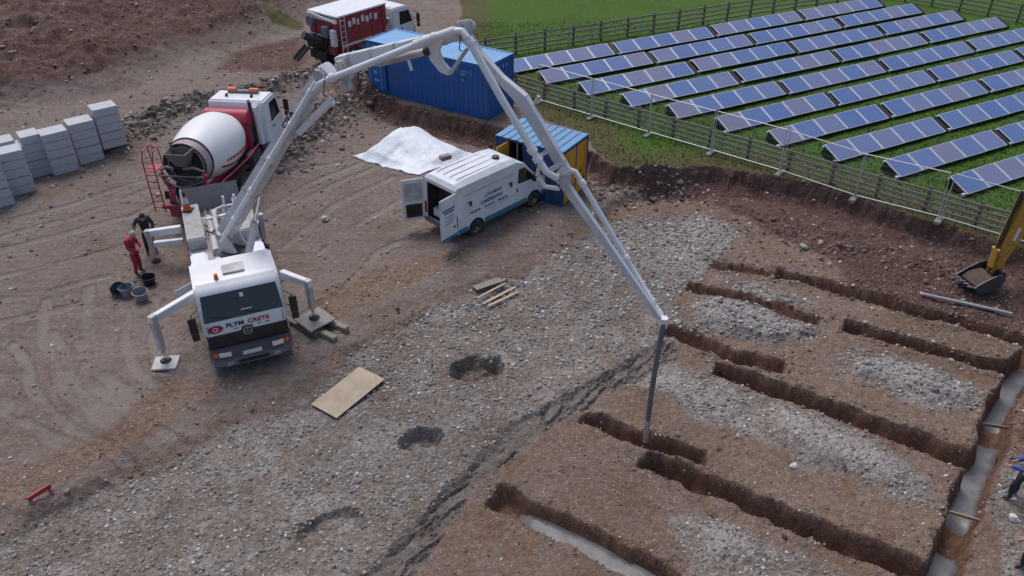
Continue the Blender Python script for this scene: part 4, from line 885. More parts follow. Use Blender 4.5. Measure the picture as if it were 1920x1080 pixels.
# ------------------------------------------------------------------ red volumetric lorry at the back
RF = Vector((.62, .785, 0)).normalized(); rorg = Vector((-10.5, 45.3, gz(-10.5, 45.3)))
redl = thing('red_lorry', 'red batching lorry with white cab parked behind the boom, rear facing the site', 'lorry', rorg, yaw(RF.x, RF.y))
mb = MB(); mb.prism([(0, 1.15), (0, 1.7), (-.1, 2.1), (-.1, 3.2), (3.6, 3.2), (3.6, 2.1), (3.3, 1.5), (3.3, 1.15)], -1.22, 1.22); bd_ = mb.build('hopper_body', M['lorryred'], redl, bevel=.03)
mb = MB(); mb.box((0, 1.75, 3.24), (2.5, 3.75, .09)); mb.build('body_rim', M['white'], bd_, bevel=.02)
for y in (.55, 1.5, 2.45, 3.3):
    for s in (-1, 1): mb = MB(); mb.box((s * 1.235, y, 2.4), (.04, .09, 1.5)); mb.build('body_rib', M['lorryred'], bd_)
mb = MB(); mb.box((1.232, 1.7, 1.62), (.03, 3.2, .12)); mb.build('stripe', M['plate'], bd_)
for x in (-.7, 0, .7): mb = MB(); mb.box((x, -.115, 2.55), (.05, .05, 1.1)); mb.build('rear_rib', M['lorryred'], bd_)
mb = MB(); mb.box((0, -.12, 2.0), (2.3, .06, .07)); mb.box((0, -.12, 3.02), (2.42, .06, .2)); mb.build('rear_rail', M['plate'], bd_)
mb = MB()
for k in range(7): mb.box((1.248, .75 + k * .33, 2.72 + .1 * (k % 2)), (.012, .22, .34))
mb.build('side_lettering', M['plate'], bd_)
mb = MB()
for s in (-1, 1): mb.box((s * .42, 2.9, .92), (.09, 5.9, .26))
mb.build('chassis', M['dark'], redl)
for s in (-1, 1):
    for y in (.7, 1.9, 4.6): wheel(redl, s * .95, y, .5, .45 if y < 4 else .32, s)
    mb = MB(); mb.box((s * 1.0, 3.25, .85), (.42, .8, .5)); mb.build('side_tank', M['silver'], redl, bevel=.08, smooth=40)
lorry_cab(redl, 5.9, 2.4, 1.8, .98, 2.8, 'white', 'grey')
mb = MB(); mb.cyl((-.9, -.35, 2.75), (-.9, -.05, 2.75), .3, .3, 18); mb.build('rear_drum', M['grey'], redl, smooth=40)
mb = MB(); mb.tube([(-.1, -.1, 1.5), (-.2, -.7, 1.9), (-.35, -1.3, 2.3)], .22, 14); mb.build('mixing_auger', M['dark'], redl, smooth=40)
mb = MB()
for k in range(6): mb.tube([(-.8 + .25 * k, -.1, 1.9), (-.85 + .25 * k, -.35, 1.2), (-.8 + .22 * k, -.3, .55)], .05, 6)
mb.box((-.3, -.3, 1.0), (1.4, .35, .5)); mb.box((-.75, -.45, 1.75), (.5, .3, .7)); mb.build('control_gear', M['black'], redl, smooth=40)
mb = MB(); mb.box((.8, -.2, 1.4), (.5, .3, .5)); mb.build('control_box', M['lorryred'], redl, bevel=.02)
mb = MB(); mb.box((0, -.1, .65), (2.3, .1, .15)); mb.build('rear_bar', M['black'], redl)
chute((-.4, -1.1, 1.7), (-.5, -2.0, 1.1), .25, 'chute', 'dark', redl)
mb = MB()
for x in (1.34, 1.34):
    pass
for y in (-.02, .32): mb.tube([(1.36, y, .8), (1.36, y, 3.35)], .022, 6)
for k in range(8): mb.tube([(1.36, -.02, .95 + k * .3), (1.36, .32, .95 + k * .3)], .016, 5)
mb.build('ladder', M['plate'], redl)
for k, (y, z, mt) in enumerate(((.9, 1.25, 'dark'), (1.6, 1.2, 'grey'), (2.3, 1.25, 'dark'), (2.9, 1.3, 'silver'), (3.75, 1.5, 'grey'), (3.75, 2.2, 'silver'))):
    MB().box((1.12, y, z), (.3, .5 - .05 * k, .34)).build('side_gear', M[mt], redl, bevel=.03)
for k in range(5):
    y = .4 + k * .62; mb = MB(); mb.tube([(1.26, y, 1.5), (1.36, y + .2, 1.15), (1.3, y + .45, 1.0), (1.2, y + .6, 1.2)], .03, 6); mb.build('side_hose', M['black'], redl, smooth=40)
mb = MB(); mb.tube([(-1.1, -.2, 3.2), (-.4, -.45, 3.3), (.5, -.4, 3.15), (1.15, -.15, 2.9)], .045, 6); mb.build('rear_pipe', M['plate'], redl, smooth=40)
MB().box((.35, -.28, 2.35), (.5, .3, .6)).build('rear_motor', M['grey'], redl, bevel=.04); MB().box((.95, -.25, 2.1), (.35, .25, .9)).build('rear_cabinet', M['plate'], redl, bevel=.02)

# ------------------------------------------------------------------ works van with its rear doors open
VF = Vector((.70, .714, 0)).normalized(); VR = Vector((VF.y, -VF.x, 0))
rw = Vector((-1.33, 26.1, 0)); vorg = rw - VF * .95 - VR * .88
van = thing('works_van', 'white high roof van with both rear doors open beside the blue store', 'van', vorg, yaw(VF.x, VF.y)); van.scale = (.95, .95, .95)
VH, VW, VL = 2.50, 1.90, 5.25; hv = VW / 2
# body shell: side profile, lofted across with tumblehome
def van_profile():
    return [(0.0, .42), (0.0, 2.30), (.10, 2.46), (.6, 2.52), (2.6, 2.54), (3.3, 2.46), (3.75, 2.18), (4.35, 1.48), (4.55, 1.36), (5.08, 1.16), (5.22, .92), (5.25, .42)]
pr = van_profile(); mb = MB(); nP = len(pr)
def wof(z): return hv - (.0 if z < 1.3 else .055 * (z - 1.3) / 1.2)
def roofx(y, z): return wof(z) - (.10 if z > 2.0 and y > .05 else 0)
P = []
for s in (-1, 1):
    P += [(s * wof(z), y, min(z, 2.36) if z > 2.36 else z) for y, z in pr]
for s in (-1, 1):
    P += [(s * (wof(z) - .2), y, z) for y, z in pr]
F = [tuple(range(0, nP)), tuple(range(nP, 2 * nP))]
for i in range(1, nP - 1):
    F += [(i, i + 1, 2 * nP + i + 1, 2 * nP + i), (2 * nP + i, 2 * nP + i + 1, 3 * nP + i + 1, 3 * nP + i), (3 * nP + i, 3 * nP + i + 1, nP + i + 1, nP + i)]
F += [(0, nP - 1, 2 * nP - 1, nP), (nP - 1, 3 * nP - 1, 4 * nP - 1, 2 * nP - 1)]
# rear frame round the opening
ro = [(-hv, .42), (-hv, 2.30), (hv, 2.30), (hv, .42)]
F += [(1, 2 * nP + 1, 3 * nP + 1, nP + 1)]
mb.add(P, F); body = mb.build('body', M['vanwhite'], van, bevel=.035, smooth=35)
mb = MB(); fr = [(-hv, .42), (hv, .42), (hv - .045, 2.30), (-hv + .045, 2.30)]; inn = [(-hv + .13, .62), (hv - .13, .62), (hv - .2, 2.14), (-hv + .2, 2.14)]
mb.add([(x, -.01, z) for x, z in fr] + [(x, -.01, z) for x, z in inn] + [(x, .10, z) for x, z in fr] + [(x, .10, z) for x, z in inn], [(i, (i + 1) % 4, 4 + (i + 1) % 4, 4 + i) for i in range(4)] + [(4 + i, 4 + (i + 1) % 4, 12 + (i + 1) % 4, 12 + i) for i in range(4)] + [(i, 8 + i, 8 + (i + 1) % 4, (i + 1) % 4) for i in range(4)])
mb.build('rear_frame', M['vanwhite'], van, bevel=.008)
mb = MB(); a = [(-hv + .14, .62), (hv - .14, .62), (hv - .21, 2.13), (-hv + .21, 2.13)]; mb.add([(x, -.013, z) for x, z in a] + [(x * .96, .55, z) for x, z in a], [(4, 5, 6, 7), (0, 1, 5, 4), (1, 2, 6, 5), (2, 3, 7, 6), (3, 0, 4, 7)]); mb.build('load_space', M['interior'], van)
mb = MB(); mb.tube([(.05, .12, .66), (-.02, .35, 1.15)], .09, 10); mb.box((-.45, .3, .8), (.4, .3, .34)); mb.build('loose_load', M['plate'], van, bevel=.01)
for s in (-1, 1):
    for y in (.98, 4.28): wheel(van, s * (hv - .10), y, .34, .22, s)
    for y in (.98, 4.28):
        mb = MB(); q = [(y + .43 * math.cos(t), .36 + .43 * math.sin(t)) for t in np.linspace(-.1, math.pi + .1, 14)] ; mb.prism(q, s * (hv - .22), s * (hv + .006)); mb.build('wheel_arch', M['black'], van)
    mb = MB(); mb.box((s * (hv + .004), 2.63, .52), (.02, 2.4, .2)); mb.build('sill_stripe', M['teal'], van)
    MB().box((s * (hv + .004), 4.93, .52), (.02, .46, .2)).build('sill_stripe', M['teal'], van); MB().box((s * (hv + .004), .28, .52), (.02, .5, .2)).build('sill_stripe', M['teal'], van)
    mb = MB(); mb.prism([(3.35, 1.42), (3.40, 2.02), (3.72, 2.02), (4.30, 1.46), (4.28, 1.36)], s * (hv - .045), s * (hv + .004)); mb.build('side_window', M['glass'], van)
    mb = MB(); mb.box((s * (hv + .16), 4.1, 1.48), (.2, .1, .3)); mb.box((s * (hv + .05), 4.12, 1.4), (.16, .05, .06)); mb.build('mirror', M['black'], van, bevel=.02)
    mb = MB(); mb.box((s * (hv + .01), 3.28, 1.15), (.03, .05, .16)); mb.build('handle', M['black'], van, bevel=.008)
    mb = MB(); mb.box((s * (hv - .05), -.02, 1.0), (.12, .06, .5)); mb.build('tail_light', M['tail'], van, bevel=.01)
    mb = MB(); mb.prism([(5.0, .95), (5.12, 1.08), (4.75, 1.22), (4.7, 1.02)], s * (hv - .16), s * (hv + .006)); mb.build('headlight', M['lens'], van)
    MB().beam((s * (hv - .005), .3, 1.95), (s * (hv - .005), 3.2, 1.95), (0, 0, 1), .02, .012).build('panel_crease', M['dirtywhite'], van); MB().beam((s * (hv + .004), 1.5, 1.0), (s * (hv + .004), 3.2, 1.0), (0, 0, 1), .02, .012).build('panel_crease', M['dirtywhite'], van)
mb = MB(); n_ = Vector((0, .7, .65)); mb.add([(-.78, 3.80, 2.16), (.78, 3.80, 2.16), (.84, 4.34, 1.52), (-.84, 4.34, 1.52)], [(0, 1, 2, 3)]); mb.v = [(x, y + .02, z + .015) for x, y, z in mb.v]; mb.build('windscreen', M['glass'], van)
mb = MB(); mb.box((0, 5.2, .58), (1.8, .22, .34)); mb.build('front_bumper', M['grey'], van, bevel=.06, smooth=40)
mb = MB(); mb.box((0, -.05, .50), (1.8, .16, .16)); mb.build('rear_bumper', M['grey'], van, bevel=.02)
mb = MB(); mb.lathe([(.16, 0), (.14, .10), (.001, .13)], (.25, 2.75, 2.52), (0, 0, 1), 16); mb.build('roof_vent', M['black'], van, smooth=40)
for k in range(4): MB().box((-.55 + k * .36, 1.5, 2.545), (.05, 2.3, .02)).build('roof_rib', M['vanwhite'], van, bevel=.006)
# writing on the flank and doors
sideM = lambda y, z: frame((hv + .0 - (.02 if z > 1.5 else -.012), y, z), (0, 1, 0), (-.03, 0, 1))
text('lettering', 'COLMAN', .20, M['inkblue'], van, sideM(1.95, 1.58), sx=1.1)
text('lettering', 'CARPENTRY', .20, M['inkblue'], van, sideM(1.85, 1.34), sx=1.1)
for k in range(11):
    if k not in (3, 7): MB().box((hv + .008, .75 + k * .19, 1.12), (.01, .14, .05)).build('small_lettering', M['ink'], van)

for y in (.72, 2.95): 
    mb = MB(); mb.box((hv + .002, y, 1.50), (.012, .10, .16)); mb.box((hv - .002, y - .05, 1.60), (.012, .22, .05)); mb.build('logo', M['ink'], van)
# doors: hinged on the rear posts, swung wide
def van_door(s, ang, name_in):
    Lw = hv - .06; d = bpy.data.objects.new('rear_door', None)
    rot = Matrix.Rotation(s * ang, 3, 'Z'); piv = Vector((s * (hv - .02), -.04, 0))
    tr = lambda x, y, z: piv + rot @ Vector((-s * x, y, 0)) + Vector((0, 0, z))
    def slab(x0, x1, z0, z1, y0, y1): 
        m_ = MB(); m_.add([tr(x, y, z) for x in (x0, x1) for y in (y0, y1) for z in (z0, z1)], [(0, 1, 3, 2), (4, 6, 7, 5), (0, 4, 5, 1), (2, 3, 7, 6), (0, 2, 6, 4), (1, 5, 7, 3)]); return m_
    bpy.data.objects.remove(d)
    door = slab(0, Lw, .45, 2.26, -.035, .035).build('rear_door', M['vanwhite'], van, bevel=.02)
    slab(.10, Lw - .10, 1.35, 2.1, .036, .044).build('inner_panel', M['dirtywhite'], door)
    slab(.12, Lw - .12, .60, 1.18, .036, .046).build('inner_recess', M['interior'], door)
    slab(.004, Lw - .004, .46, .60, -.044, -.036).build('door_stripe', M['teal'], door)
    slab(.10, Lw - .10, 1.72, 1.80, -.042, -.036).build('lettering', M['inkblue'], door); slab(.16, Lw - .2, 1.60, 1.68, -.042, -.036).build('lettering', M['inkblue'], door)
    for z in (1.45, 1.35, 1.25, 1.15): slab(.16, Lw - .16 - .08 * random.random(), z, z + .03, -.042, -.036).build('lettering', M['bucketgrey'], door)
    slab(.12, .2, .86, .94, -.05, -.036).build('handle', M['black'], door)
van_door(-1, R(118), ''); van_door(1, R(96), '')
# ------------------------------------------------------------------ steel containers
def corr(p0, p1, z0, z1, out, pitch=.28, dep=.035):
    """trapezoid-pressed wall sheet from p0 to p1 (plan points)"""
    p0, p1, out = Vector((*p0, 0)), Vector((*p1, 0)), Vector((*out, 0)); L = (p1 - p0).length; d = (p1 - p0) / L; k = max(1, round(L / pitch)); q = L / k; S = []
    for i in range(k):
        for f, o in ((0, 0), (.3, 0), (.42, -dep), (.88, -dep)): S.append(p0 + d * (i + f) * q + out * o)
    S.append(p1); n_ = len(S); m_ = MB()
    m_.add([(v.x, v.y, z0) for v in S] + [(v.x, v.y, z1) for v in S], [(i, i + 1, n_ + i + 1, n_ + i) for i in range(n_ - 1)]); return m_
def box_frame(par, L, W_, H_, mat, t=.12):
    for x in (-L / 2 + t / 2, L / 2 - t / 2):
        for y in (-W_ / 2 + t / 2, W_ / 2 - t / 2): MB().box((x, y, H_ / 2), (t, t, H_)).build('corner_post', M[mat], par, bevel=.01)
    for z in (t / 2 + .01, H_ - t / 2 + .004):
        for y in (-W_ / 2 + t / 2, W_ / 2 - t / 2): MB().box((0, y, z), (L - 2 * t, t * .9, t)).build('side_rail', M[mat], par)
        for x in (-L / 2 + t / 2, L / 2 - t / 2): MB().box((x, 0, z), (t * .9, W_ - 2 * t, t)).build('end_rail', M[mat], par)
CX = Vector((.842, -.540, 0)).normalized(); CY = Vector((-CX.y, CX.x, 0))      # container length runs to its near right corner
cc = at(915, 226, .45); CL, CW, CH = 7.35, 2.3, 2.60
cen = cc - CX * CL / 2 + CY * CW / 2
cont = thing('shipping_container', 'long bright blue shipping container at the edge of the grass field', 'container', (cen.x, cen.y, .46), math.atan2(CX.y, CX.x))
box_frame(cont, CL, CW, CH, 'cont')
corr((-CL / 2 + .12, -CW / 2 + .03), (CL / 2 - .12, -CW / 2 + .03), .12, CH - .12, (0, -1)).build('side_wall', M['cont'], cont)
corr((CL / 2 - .12, CW / 2 - .03), (-CL / 2 + .12, CW / 2 - .03), .12, CH - .12, (0, 1)).build('side_wall', M['cont'], cont)
corr((CL / 2 - .03, -CW / 2 + .12), (CL / 2 - .03, CW / 2 - .12), .12, CH - .12, (1, 0)).build('end_wall', M['cont'], cont)
mb = MB(); k = 26
for i in range(k):
    x0 = -CL / 2 + .1 + (CL - .2) * i / k; x1 = -CL / 2 + .1 + (CL - .2) * (i + .55) / k; x2 = -CL / 2 + .1 + (CL - .2) * (i + 1) / k
    mb.add([(x0, -CW / 2 + .1, CH - .012), (x1, -CW / 2 + .1, CH + .012), (x2, -CW / 2 + .1, CH - .012), (x0, CW / 2 - .1, CH - .012), (x1, CW / 2 - .1, CH + .012), (x2, CW / 2 - .1, CH - .012)], [(0, 1, 4, 3), (1, 2, 5, 4)])
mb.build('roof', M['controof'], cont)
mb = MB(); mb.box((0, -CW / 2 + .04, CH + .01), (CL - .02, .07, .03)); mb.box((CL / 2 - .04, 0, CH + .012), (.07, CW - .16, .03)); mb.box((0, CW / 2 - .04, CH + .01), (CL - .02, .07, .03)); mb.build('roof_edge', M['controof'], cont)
# door leaf folded back along the near side, plus the far leaf
for y, s in ((-CW / 2 - .06, -1), (CW / 2 + .06, 1)):
    mb = MB(); mb.box((-CL / 2 + .62, y, CH / 2), (1.16, .06, CH - .25)); dl = mb.build('door', M['cont'], cont, bevel=.01)
    for x in (.25, .95): mb = MB(); mb.tube([(-CL / 2 + x, y + s * .055, .2), (-CL / 2 + x, y + s * .055, CH - .2)], .022, 8); mb.build('locking_bar', M['controof'], dl, smooth=40)
    for x, z, sx, sz in ((.55, 2.1, .32, .2), (.62, 1.6, .26, .18), (.6, .7, .3, .14), (.55, 1.1, .2, .2)): mb = MB(); mb.box((-CL / 2 + x, y + s * .034, z), (sx, .01, sz)); mb.build('door_mark', M['controof'], dl)
for x, z, sx, sz in ((1.85, 2.16, .36, .07), (2.35, 2.13, .42, .07), (2.70, 2.11, .09, .14), (2.26, 1.97, .28, .12), (2.26, 1.70, .10, .15)):
    mb = MB(); mb.box((x, -CW / 2 + .028, z), (sx, .012, sz)); mb.build('stencilled_mark', M['storeroof'], cont)
for k in range(5):
    mb = MB(); mb.box((CL / 2 - .026, -.75 + k * .33, 2.25), (.012, .12, .16)); mb.build('stencilled_number', M['controof'], cont)
# site store
SX = Vector((.845, -.535, 0)).normalized(); SL, SW, SH = 3.15, 2.05, 2.4
sc_ = Vector((1.22, 29.95, 0)); store = thing('site_store', 'small blue site store with yellow doors and ribbed pale blue roof', 'site store', (sc_.x, sc_.y, -.02), math.atan2(SX.y, SX.x))
box_frame(store, SL, SW, SH, 'store', .10)
corr((-SL / 2 + 1.25, -SW / 2 + .03), (SL / 2 - .10, -SW / 2 + .03), .10, SH - .10, (0, -1), .35, .03).build('side_wall', M['store'], store)
corr((SL / 2 - .1, SW / 2 - .03), (-SL / 2 + .1, SW / 2 - .03), .10, SH - .10, (0, 1), .35, .03).build('side_wall', M['store'], store)
corr((-SL / 2 + .03, SW / 2 - .1), (-SL / 2 + .03, -SW / 2 + .1), .10, SH - .10, (-1, 0), .35, .03).build('end_wall', M['store'], store)
MB().box((-SL / 2 + .35, -SW / 2 + .04, SH / 2), (.48, .04, SH - .2)).build('side_panel', M['store'], store)
mb = MB(); a0, a1 = -SL / 2 + .60, -SL / 2 + 1.24
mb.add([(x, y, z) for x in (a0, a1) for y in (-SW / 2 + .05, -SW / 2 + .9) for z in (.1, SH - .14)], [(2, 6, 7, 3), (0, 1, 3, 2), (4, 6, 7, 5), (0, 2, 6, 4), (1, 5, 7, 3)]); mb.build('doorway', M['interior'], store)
mb = MB(); mb.box((a0 - .03, -SW / 2 - .35, SH / 2), (.05, .75, SH - .25), Matrix.Rotation(-.12, 3, 'Z')); mb.build('open_door', M['yellow'], store, bevel=.01)
MB().box((a0 + .22, -SW / 2 + .35, 1.15), (.05, .05, 2.0)).build('shelf_post', M['white'], store); MB().box((a0 + .35, -SW / 2 + .45, 1.0), (.4, .4, .04)).build('shelf', M['timber'], store)
for y in (-.46, .46): 
    mb = MB(); mb.box((SL / 2 - .02, y, SH / 2), (.05, .84, SH - .22)); dd_ = mb.build('end_door', M['yellow'], store, bevel=.01)
    mb = MB(); mb.box((SL / 2 + .02, y - .05, 1.1), (.04, .05, .2)); mb.box((SL / 2 + .02, y + .2, .7), (.03, .12, .08)); mb.build('door_latch', M['dark'], dd_)
    mb = MB(); mb.tube([(SL / 2 + .03, y * 1.5, .2), (SL / 2 + .03, y * 1.5, SH - .2)], .015, 6); mb.build('locking_bar', M['exyellow'], dd_)
MB().box((SL / 2 - .02, 0, SH / 2), (.055, .07, SH - .22)).build('door_post', M['store'], store)
mb = MB(); k = 9
for i in range(k):
    x0, x1 = -SL / 2 + SL * i / k, -SL / 2 + SL * (i + 1) / k; q = x1 - x0
    S = [(x0, 0), (x0 + q * .8, 0), (x0 + q * .85, .035), (x0 + q * .95, .035), (x1, 0)]
    mb.add([(x, -SW / 2 - .03, SH + .012 + z) for x, z in S] + [(x, SW / 2 + .03, SH + .012 + z) for x, z in S], [(j, j + 1, 6 + j, 5 + j) for j in range(4)])
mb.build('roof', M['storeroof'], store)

# ------------------------------------------------------------------ sheet over a heap
A, B_, C_, D_ = at(660, 294), at(792, 262), at(893, 292), at(786, 330); pk = at(742, 236, .95); N = 44
V = []
for i in range(N + 1):
    for j in range(N + 1):
        s, t = i / N, j / N; p = A * (1 - s) * (1 - t) + B_ * s * (1 - t) + C_ * s * t + D_ * (1 - s) * t
        e = min(s, 1 - s, t, 1 - t); w_ = float(fbm(np.array([p.x]), np.array([p.y]), 1.1, 3, 210)[0]); w2 = float(fbm(np.array([p.x * 2.2 + p.y]), np.array([p.y * .5]), 1.6, 3, 230)[0])
        hgt = .95 * math.exp(-(((p.x - pk.x) / 1.7) ** 2 + ((p.y - pk.y) / 1.5) ** 2)) + .34 * math.exp(-(((p.x + 3.3) / 1.8) ** 2 + ((p.y - 33.2) / 1.2) ** 2))
        x_ = p.x + .22 * w_ * (1 if e < .06 else .4); y_ = p.y + .30 * w2
        V.append((x_, y_, gz(p.x, p.y) + .05 + hgt * min(1, e * 7 + .02) + .09 * w_ + .07 * w2 * min(1, e * 5 + .2)))
mb = MB(); mb.add(V, [(i * (N + 1) + j, i * (N + 1) + j + 1, (i + 1) * (N + 1) + j + 1, (i + 1) * (N + 1) + j) for i in range(N) for j in range(N)])
tarp = mb.build('sheet_cover', M['tarp'], smooth=180); sm = tarp.modifiers.new('thick', 'SOLIDIFY'); sm.thickness = .012
tag(tarp, 'white plastic sheet spread over a heap behind the van', 'sheet')
o = MB().box((0, 0, .1), (.5, .3, .2)).build('sheet_weight', M['slab'], bevel=.03); q = at(835, 296, .45); o.location = (q.x, q.y, .38); o.rotation_euler.z = .6
tag(o, 'grey block holding down the white sheet by the van roof', 'block')

# ------------------------------------------------------------------ stacks of concrete blocks
E1 = Vector((.775, .632, 0)); E2 = Vector((-.632, .775, 0))
def stack(fr, tiers, label, w_=1.02, d_=.86, top=None):
    c_ = Vector((*fr, 0)) - E1 * w_ / 2 + E2 * d_ / 2; g_ = gz(c_.x, c_.y)
    st = thing('block_stack', label, 'block stack', (c_.x, c_.y, g_), math.atan2(E1.y, E1.x) + random.uniform(-.03, .03), 'stacks of concrete blocks')
    z = .0
    for t in range(tiers):
        hh = .365
        if t == 2: z += .02
        if t == tiers - 1 and top: mbx = MB().box((top[0], 0, z + hh / 2), (w_ * top[1], d_, hh - .014))
        else: mbx = MB().box((random.uniform(-.012, .012), random.uniform(-.012, .012), z + hh / 2), (w_, d_, hh - .014))
        q_ = mbx.build('block_course', M['block'], st, bevel=.012)
        z += hh
    return st
p4_ = at(101, 324); p5_ = p4_ - E1 * 1.0 + E2 * -.05
stack((-17.33, 33.47), 5, 'block stack at the far right end of the row, nearest the mixer')
stack((-18.12, 32.63), 5, 'second block stack from the right end of the row')
stack((-18.83, 31.67), 5, 'third block stack from the right end of the row')
stack((p4_.x, p4_.y), 5, 'fourth block stack from the right with a stepped top course', top=(.12, .72))
stack((p5_.x, p5_.y), 5, 'block stack behind the front pair at the left picture edge')
stack((-19.72, 29.70), 5, 'front block stack standing forward of the row, taller in view')
stack((-20.0, 28.50), 5, 'nearest block stack, cut by the left picture edge')

# ------------------------------------------------------------------ solar tables
RD = Vector((.886, .463, 0)).normalized(); RP = Vector((-RD.y, RD.x, 0)); TILT = R(21); PWID, PLEN = 1.35, 1.02
def panel_mesh():
    f = MB(); 
    f.box((PWID / 2, PLEN / 2, .02), (PWID - .012, PLEN, .04)); me_ = f.mesh('panel', M['panelframe'], bevel=.004)
    bm = bmesh.new(); bm.from_mesh(me_); me_.materials.append(M['cell'])
    i_ = .05; vs_ = [bm.verts.new(q) for q in ((i_ + .01, .025, .043), (PWID - i_ - .01, .025, .043), (PWID - i_ - .01, PLEN - .025, .043), (i_ + .01, PLEN - .025, .043))]
    fc = bm.faces.new(vs_); fc.material_index = 1; bm.to_mesh(me_); bm.free(); return me_
pmesh = panel_mesh()
TL = 5 * PWID
tub = MB(); ct, st_ = math.cos(TILT), math.sin(TILT)
tub.prism([(.06, .015), (.06, .11), (PLEN * ct - .02, PLEN * st_ + .09), (PLEN * ct + .10, .015)], .03, TL + .40)
tubm = tub.mesh('ballast_tub', M['black'])
brm = MB().box((-.08, .1, .10), (.16, .12, .10)).mesh('end_bracket', M['panelframe']); brt = MB().box((-.06, PLEN * ct - .05, PLEN * st_ + .1), (.14, .06, .05)).mesh('end_clamp', M['panelframe'])
words = ['back', 'second', 'third', 'fourth', 'fifth', 'sixth', 'seventh', 'eighth', 'ninth', 'front']; pos4 = ['first table from the left', 'second table from the left', 'third table from the left', 'rightmost table']
for r_ in range(10):
    st0 = Vector((1.84 + 2.02 * (r_ - 1), 40.49 - 1.54 * (r_ - 1), 0)) if r_ else Vector((-.10, 42.1, 0))
    for c_ in range(4):
        o0 = st0 + RD * c_ * (TL + .44); e0 = o0 + RD * TL
        vis = any(abs(q.x) < q.y * .53 + 6.2 for q in (o0, e0))
        if not vis: continue
        nm = f"solar table in the {words[r_]} row, {pos4[c_]}" if r_ < 9 else f"solar table in the front row nearest the digger, {pos4[c_]}"
        tb = thing('solar_table', nm, 'solar panel', (o0.x, o0.y, gz(o0.x, o0.y) + .02), math.atan2(RD.y, RD.x), 'rows of solar tables in the field')
        for k in range(5):
            pn = link('panel', pmesh, tb); pn.location = (k * PWID, 0, .12 + random.uniform(-.006, .006)); pn.rotation_euler = (TILT + random.uniform(-.008, .008), 0, 0)
        link('ballast_tub', tubm, tb); link('end_bracket', brm, tb); link('end_clamp', brt, tb)

# ------------------------------------------------------------------ fences
def timber_fence(A, B, label, post_h=1.2, n_r=4, sp=1.85, z0=None):
    A, B = Vector(A), Vector(B); L = (B - A).length; d = (B - A) / L; k = round(L / sp); nn = Vector((-d.y, d.x, 0))
    f_ = thing('timber_fence', label, 'fence', (A.x, A.y, gz(A.x, A.y))); zA = gz(A.x, A.y)
    rz = Matrix.Rotation(math.atan2(d.y, d.x), 3, 'Z')
    for i in range(k + 1):
        p = d * L * i / k; g = gz(A.x + p.x, A.y + p.y) - zA
        MB().box((p.x, p.y, g + post_h / 2 - .1), (.12, .12, post_h + .2 + random.uniform(-.05, .05)), rz @ Matrix.Rotation(random.uniform(-.03, .03), 3, 'X')).build('post', M['post'], f_, bevel=.008)
    for i in range(k):
        p, q = d * L * i / k, d * L * (i + 1) / k; ga, gb = gz(A.x + p.x, A.y + p.y) - zA, gz(A.x + q.x, A.y + q.y) - zA
        for r_ in range(n_r):
            z = .22 + r_ * (post_h - .34) / (n_r - 1)
            MB().beam(p - nn * .085 + Vector((0, 0, ga + z + random.uniform(-.02, .02))), q - nn * .085 + Vector((0, 0, gb + z + random.uniform(-.02, .02))), (0, 0, 1), .09, .04).build('rail', M['timber'], f_)
    return f_
timber_fence((.2, 39.8, 0), (20.2, 23.75, 0), 'weathered post and rail fence between the mesh panels and the solar rows', 1.02)
timber_fence((-3.2, 44.1, 0), (25.8, 58.2, 0), 'far post and rail fence behind the back row of solar tables')
timber_fence((25.9, 58.15, 0), (36.5, 48.6, 0), 'post and rail fence at the far right corner of the field')

HA, HB = Vector((1.35, 38.25, 0)), Vector((18.6, 24.35, 0)); HD = (HB - HA).normalized(); HPN = 7; HLEN = (HB - HA).length / HPN
def mesh_panel_parts(par, L, H_=1.95):
    for x in (.02, L - .06): MB().tube([(x, 0, .08), (x, 0, H_)], .021, 8).build('upright', M['rope'], par, smooth=40)
    MB().tube([(.02, 0, H_), (L - .06, 0, H_)], .019, 8).build('top_rail', M['rope'], par, smooth=40)
    MB().tube([(.02, 0, .17), (L - .06, 0, .17)], .024, 8).build('bottom_rail', M['rope'], par, smooth=40)
    m_ = MB(); k = 0
    x = .10
    while x < L - .1: m_.beam((x, 0, .17), (x, 0, H_), (1, 0, 0), .0035, .0035); x += .085
    for z in np.arange(.4, 1.9, .25): m_.beam((.02, 0, z), (L - .06, 0, z), (0, 0, 1), .004, .004)
    o_ = m_.build('wire_infill', M['silver'], par); o_['kind'] = 'stuff'
side = ['beside the blue container', 'second from the blue container', 'third from the blue container', 'midway along the run', 'third from the digger arm', 'second from the digger arm', 'behind the digger arm']
first = None
for i in range(HPN):
    a = HA + HD * HLEN * i; b2 = HA + HD * HLEN * (i + 1); lab = 'galvanised mesh fence panel ' + side[i]
    za, zb = gz(a.x, a.y), gz(b2.x, b2.y)
    pnl = thing('mesh_panel', lab, 'fence panel', (a.x, a.y, za + .02), 0, 'galvanised mesh panels along the bank')
    pnl.rotation_euler = (random.uniform(-.02, .02), -math.atan2(zb - za, HLEN), math.atan2(HD.y, HD.x)); mesh_panel_parts(pnl, HLEN)
ft = ['by the blue container', 'at the first joint from the blue container', 'at the second joint from the blue container', 'at the third joint from the blue container', 'at the third joint from the digger arm', 'at the second joint from the digger arm', 'at the joint nearest the digger arm', 'at the hidden right end of the run']
for i in range(HPN + 1):
    a = HA + HD * HLEN * i - HD * .02
    if i == HPN: continue
    o = MB().box((0, 0, .06), (.24, .68, .13)).build('fence_foot', M['slab'], bevel=.02); o.location = (a.x, a.y, gz(a.x, a.y) - .03); o.rotation_euler.z = math.atan2(HD.y, HD.x)
    tag(o, 'concrete mesh fence foot ' + ft[i], 'fence foot', 'feet of the mesh panels')

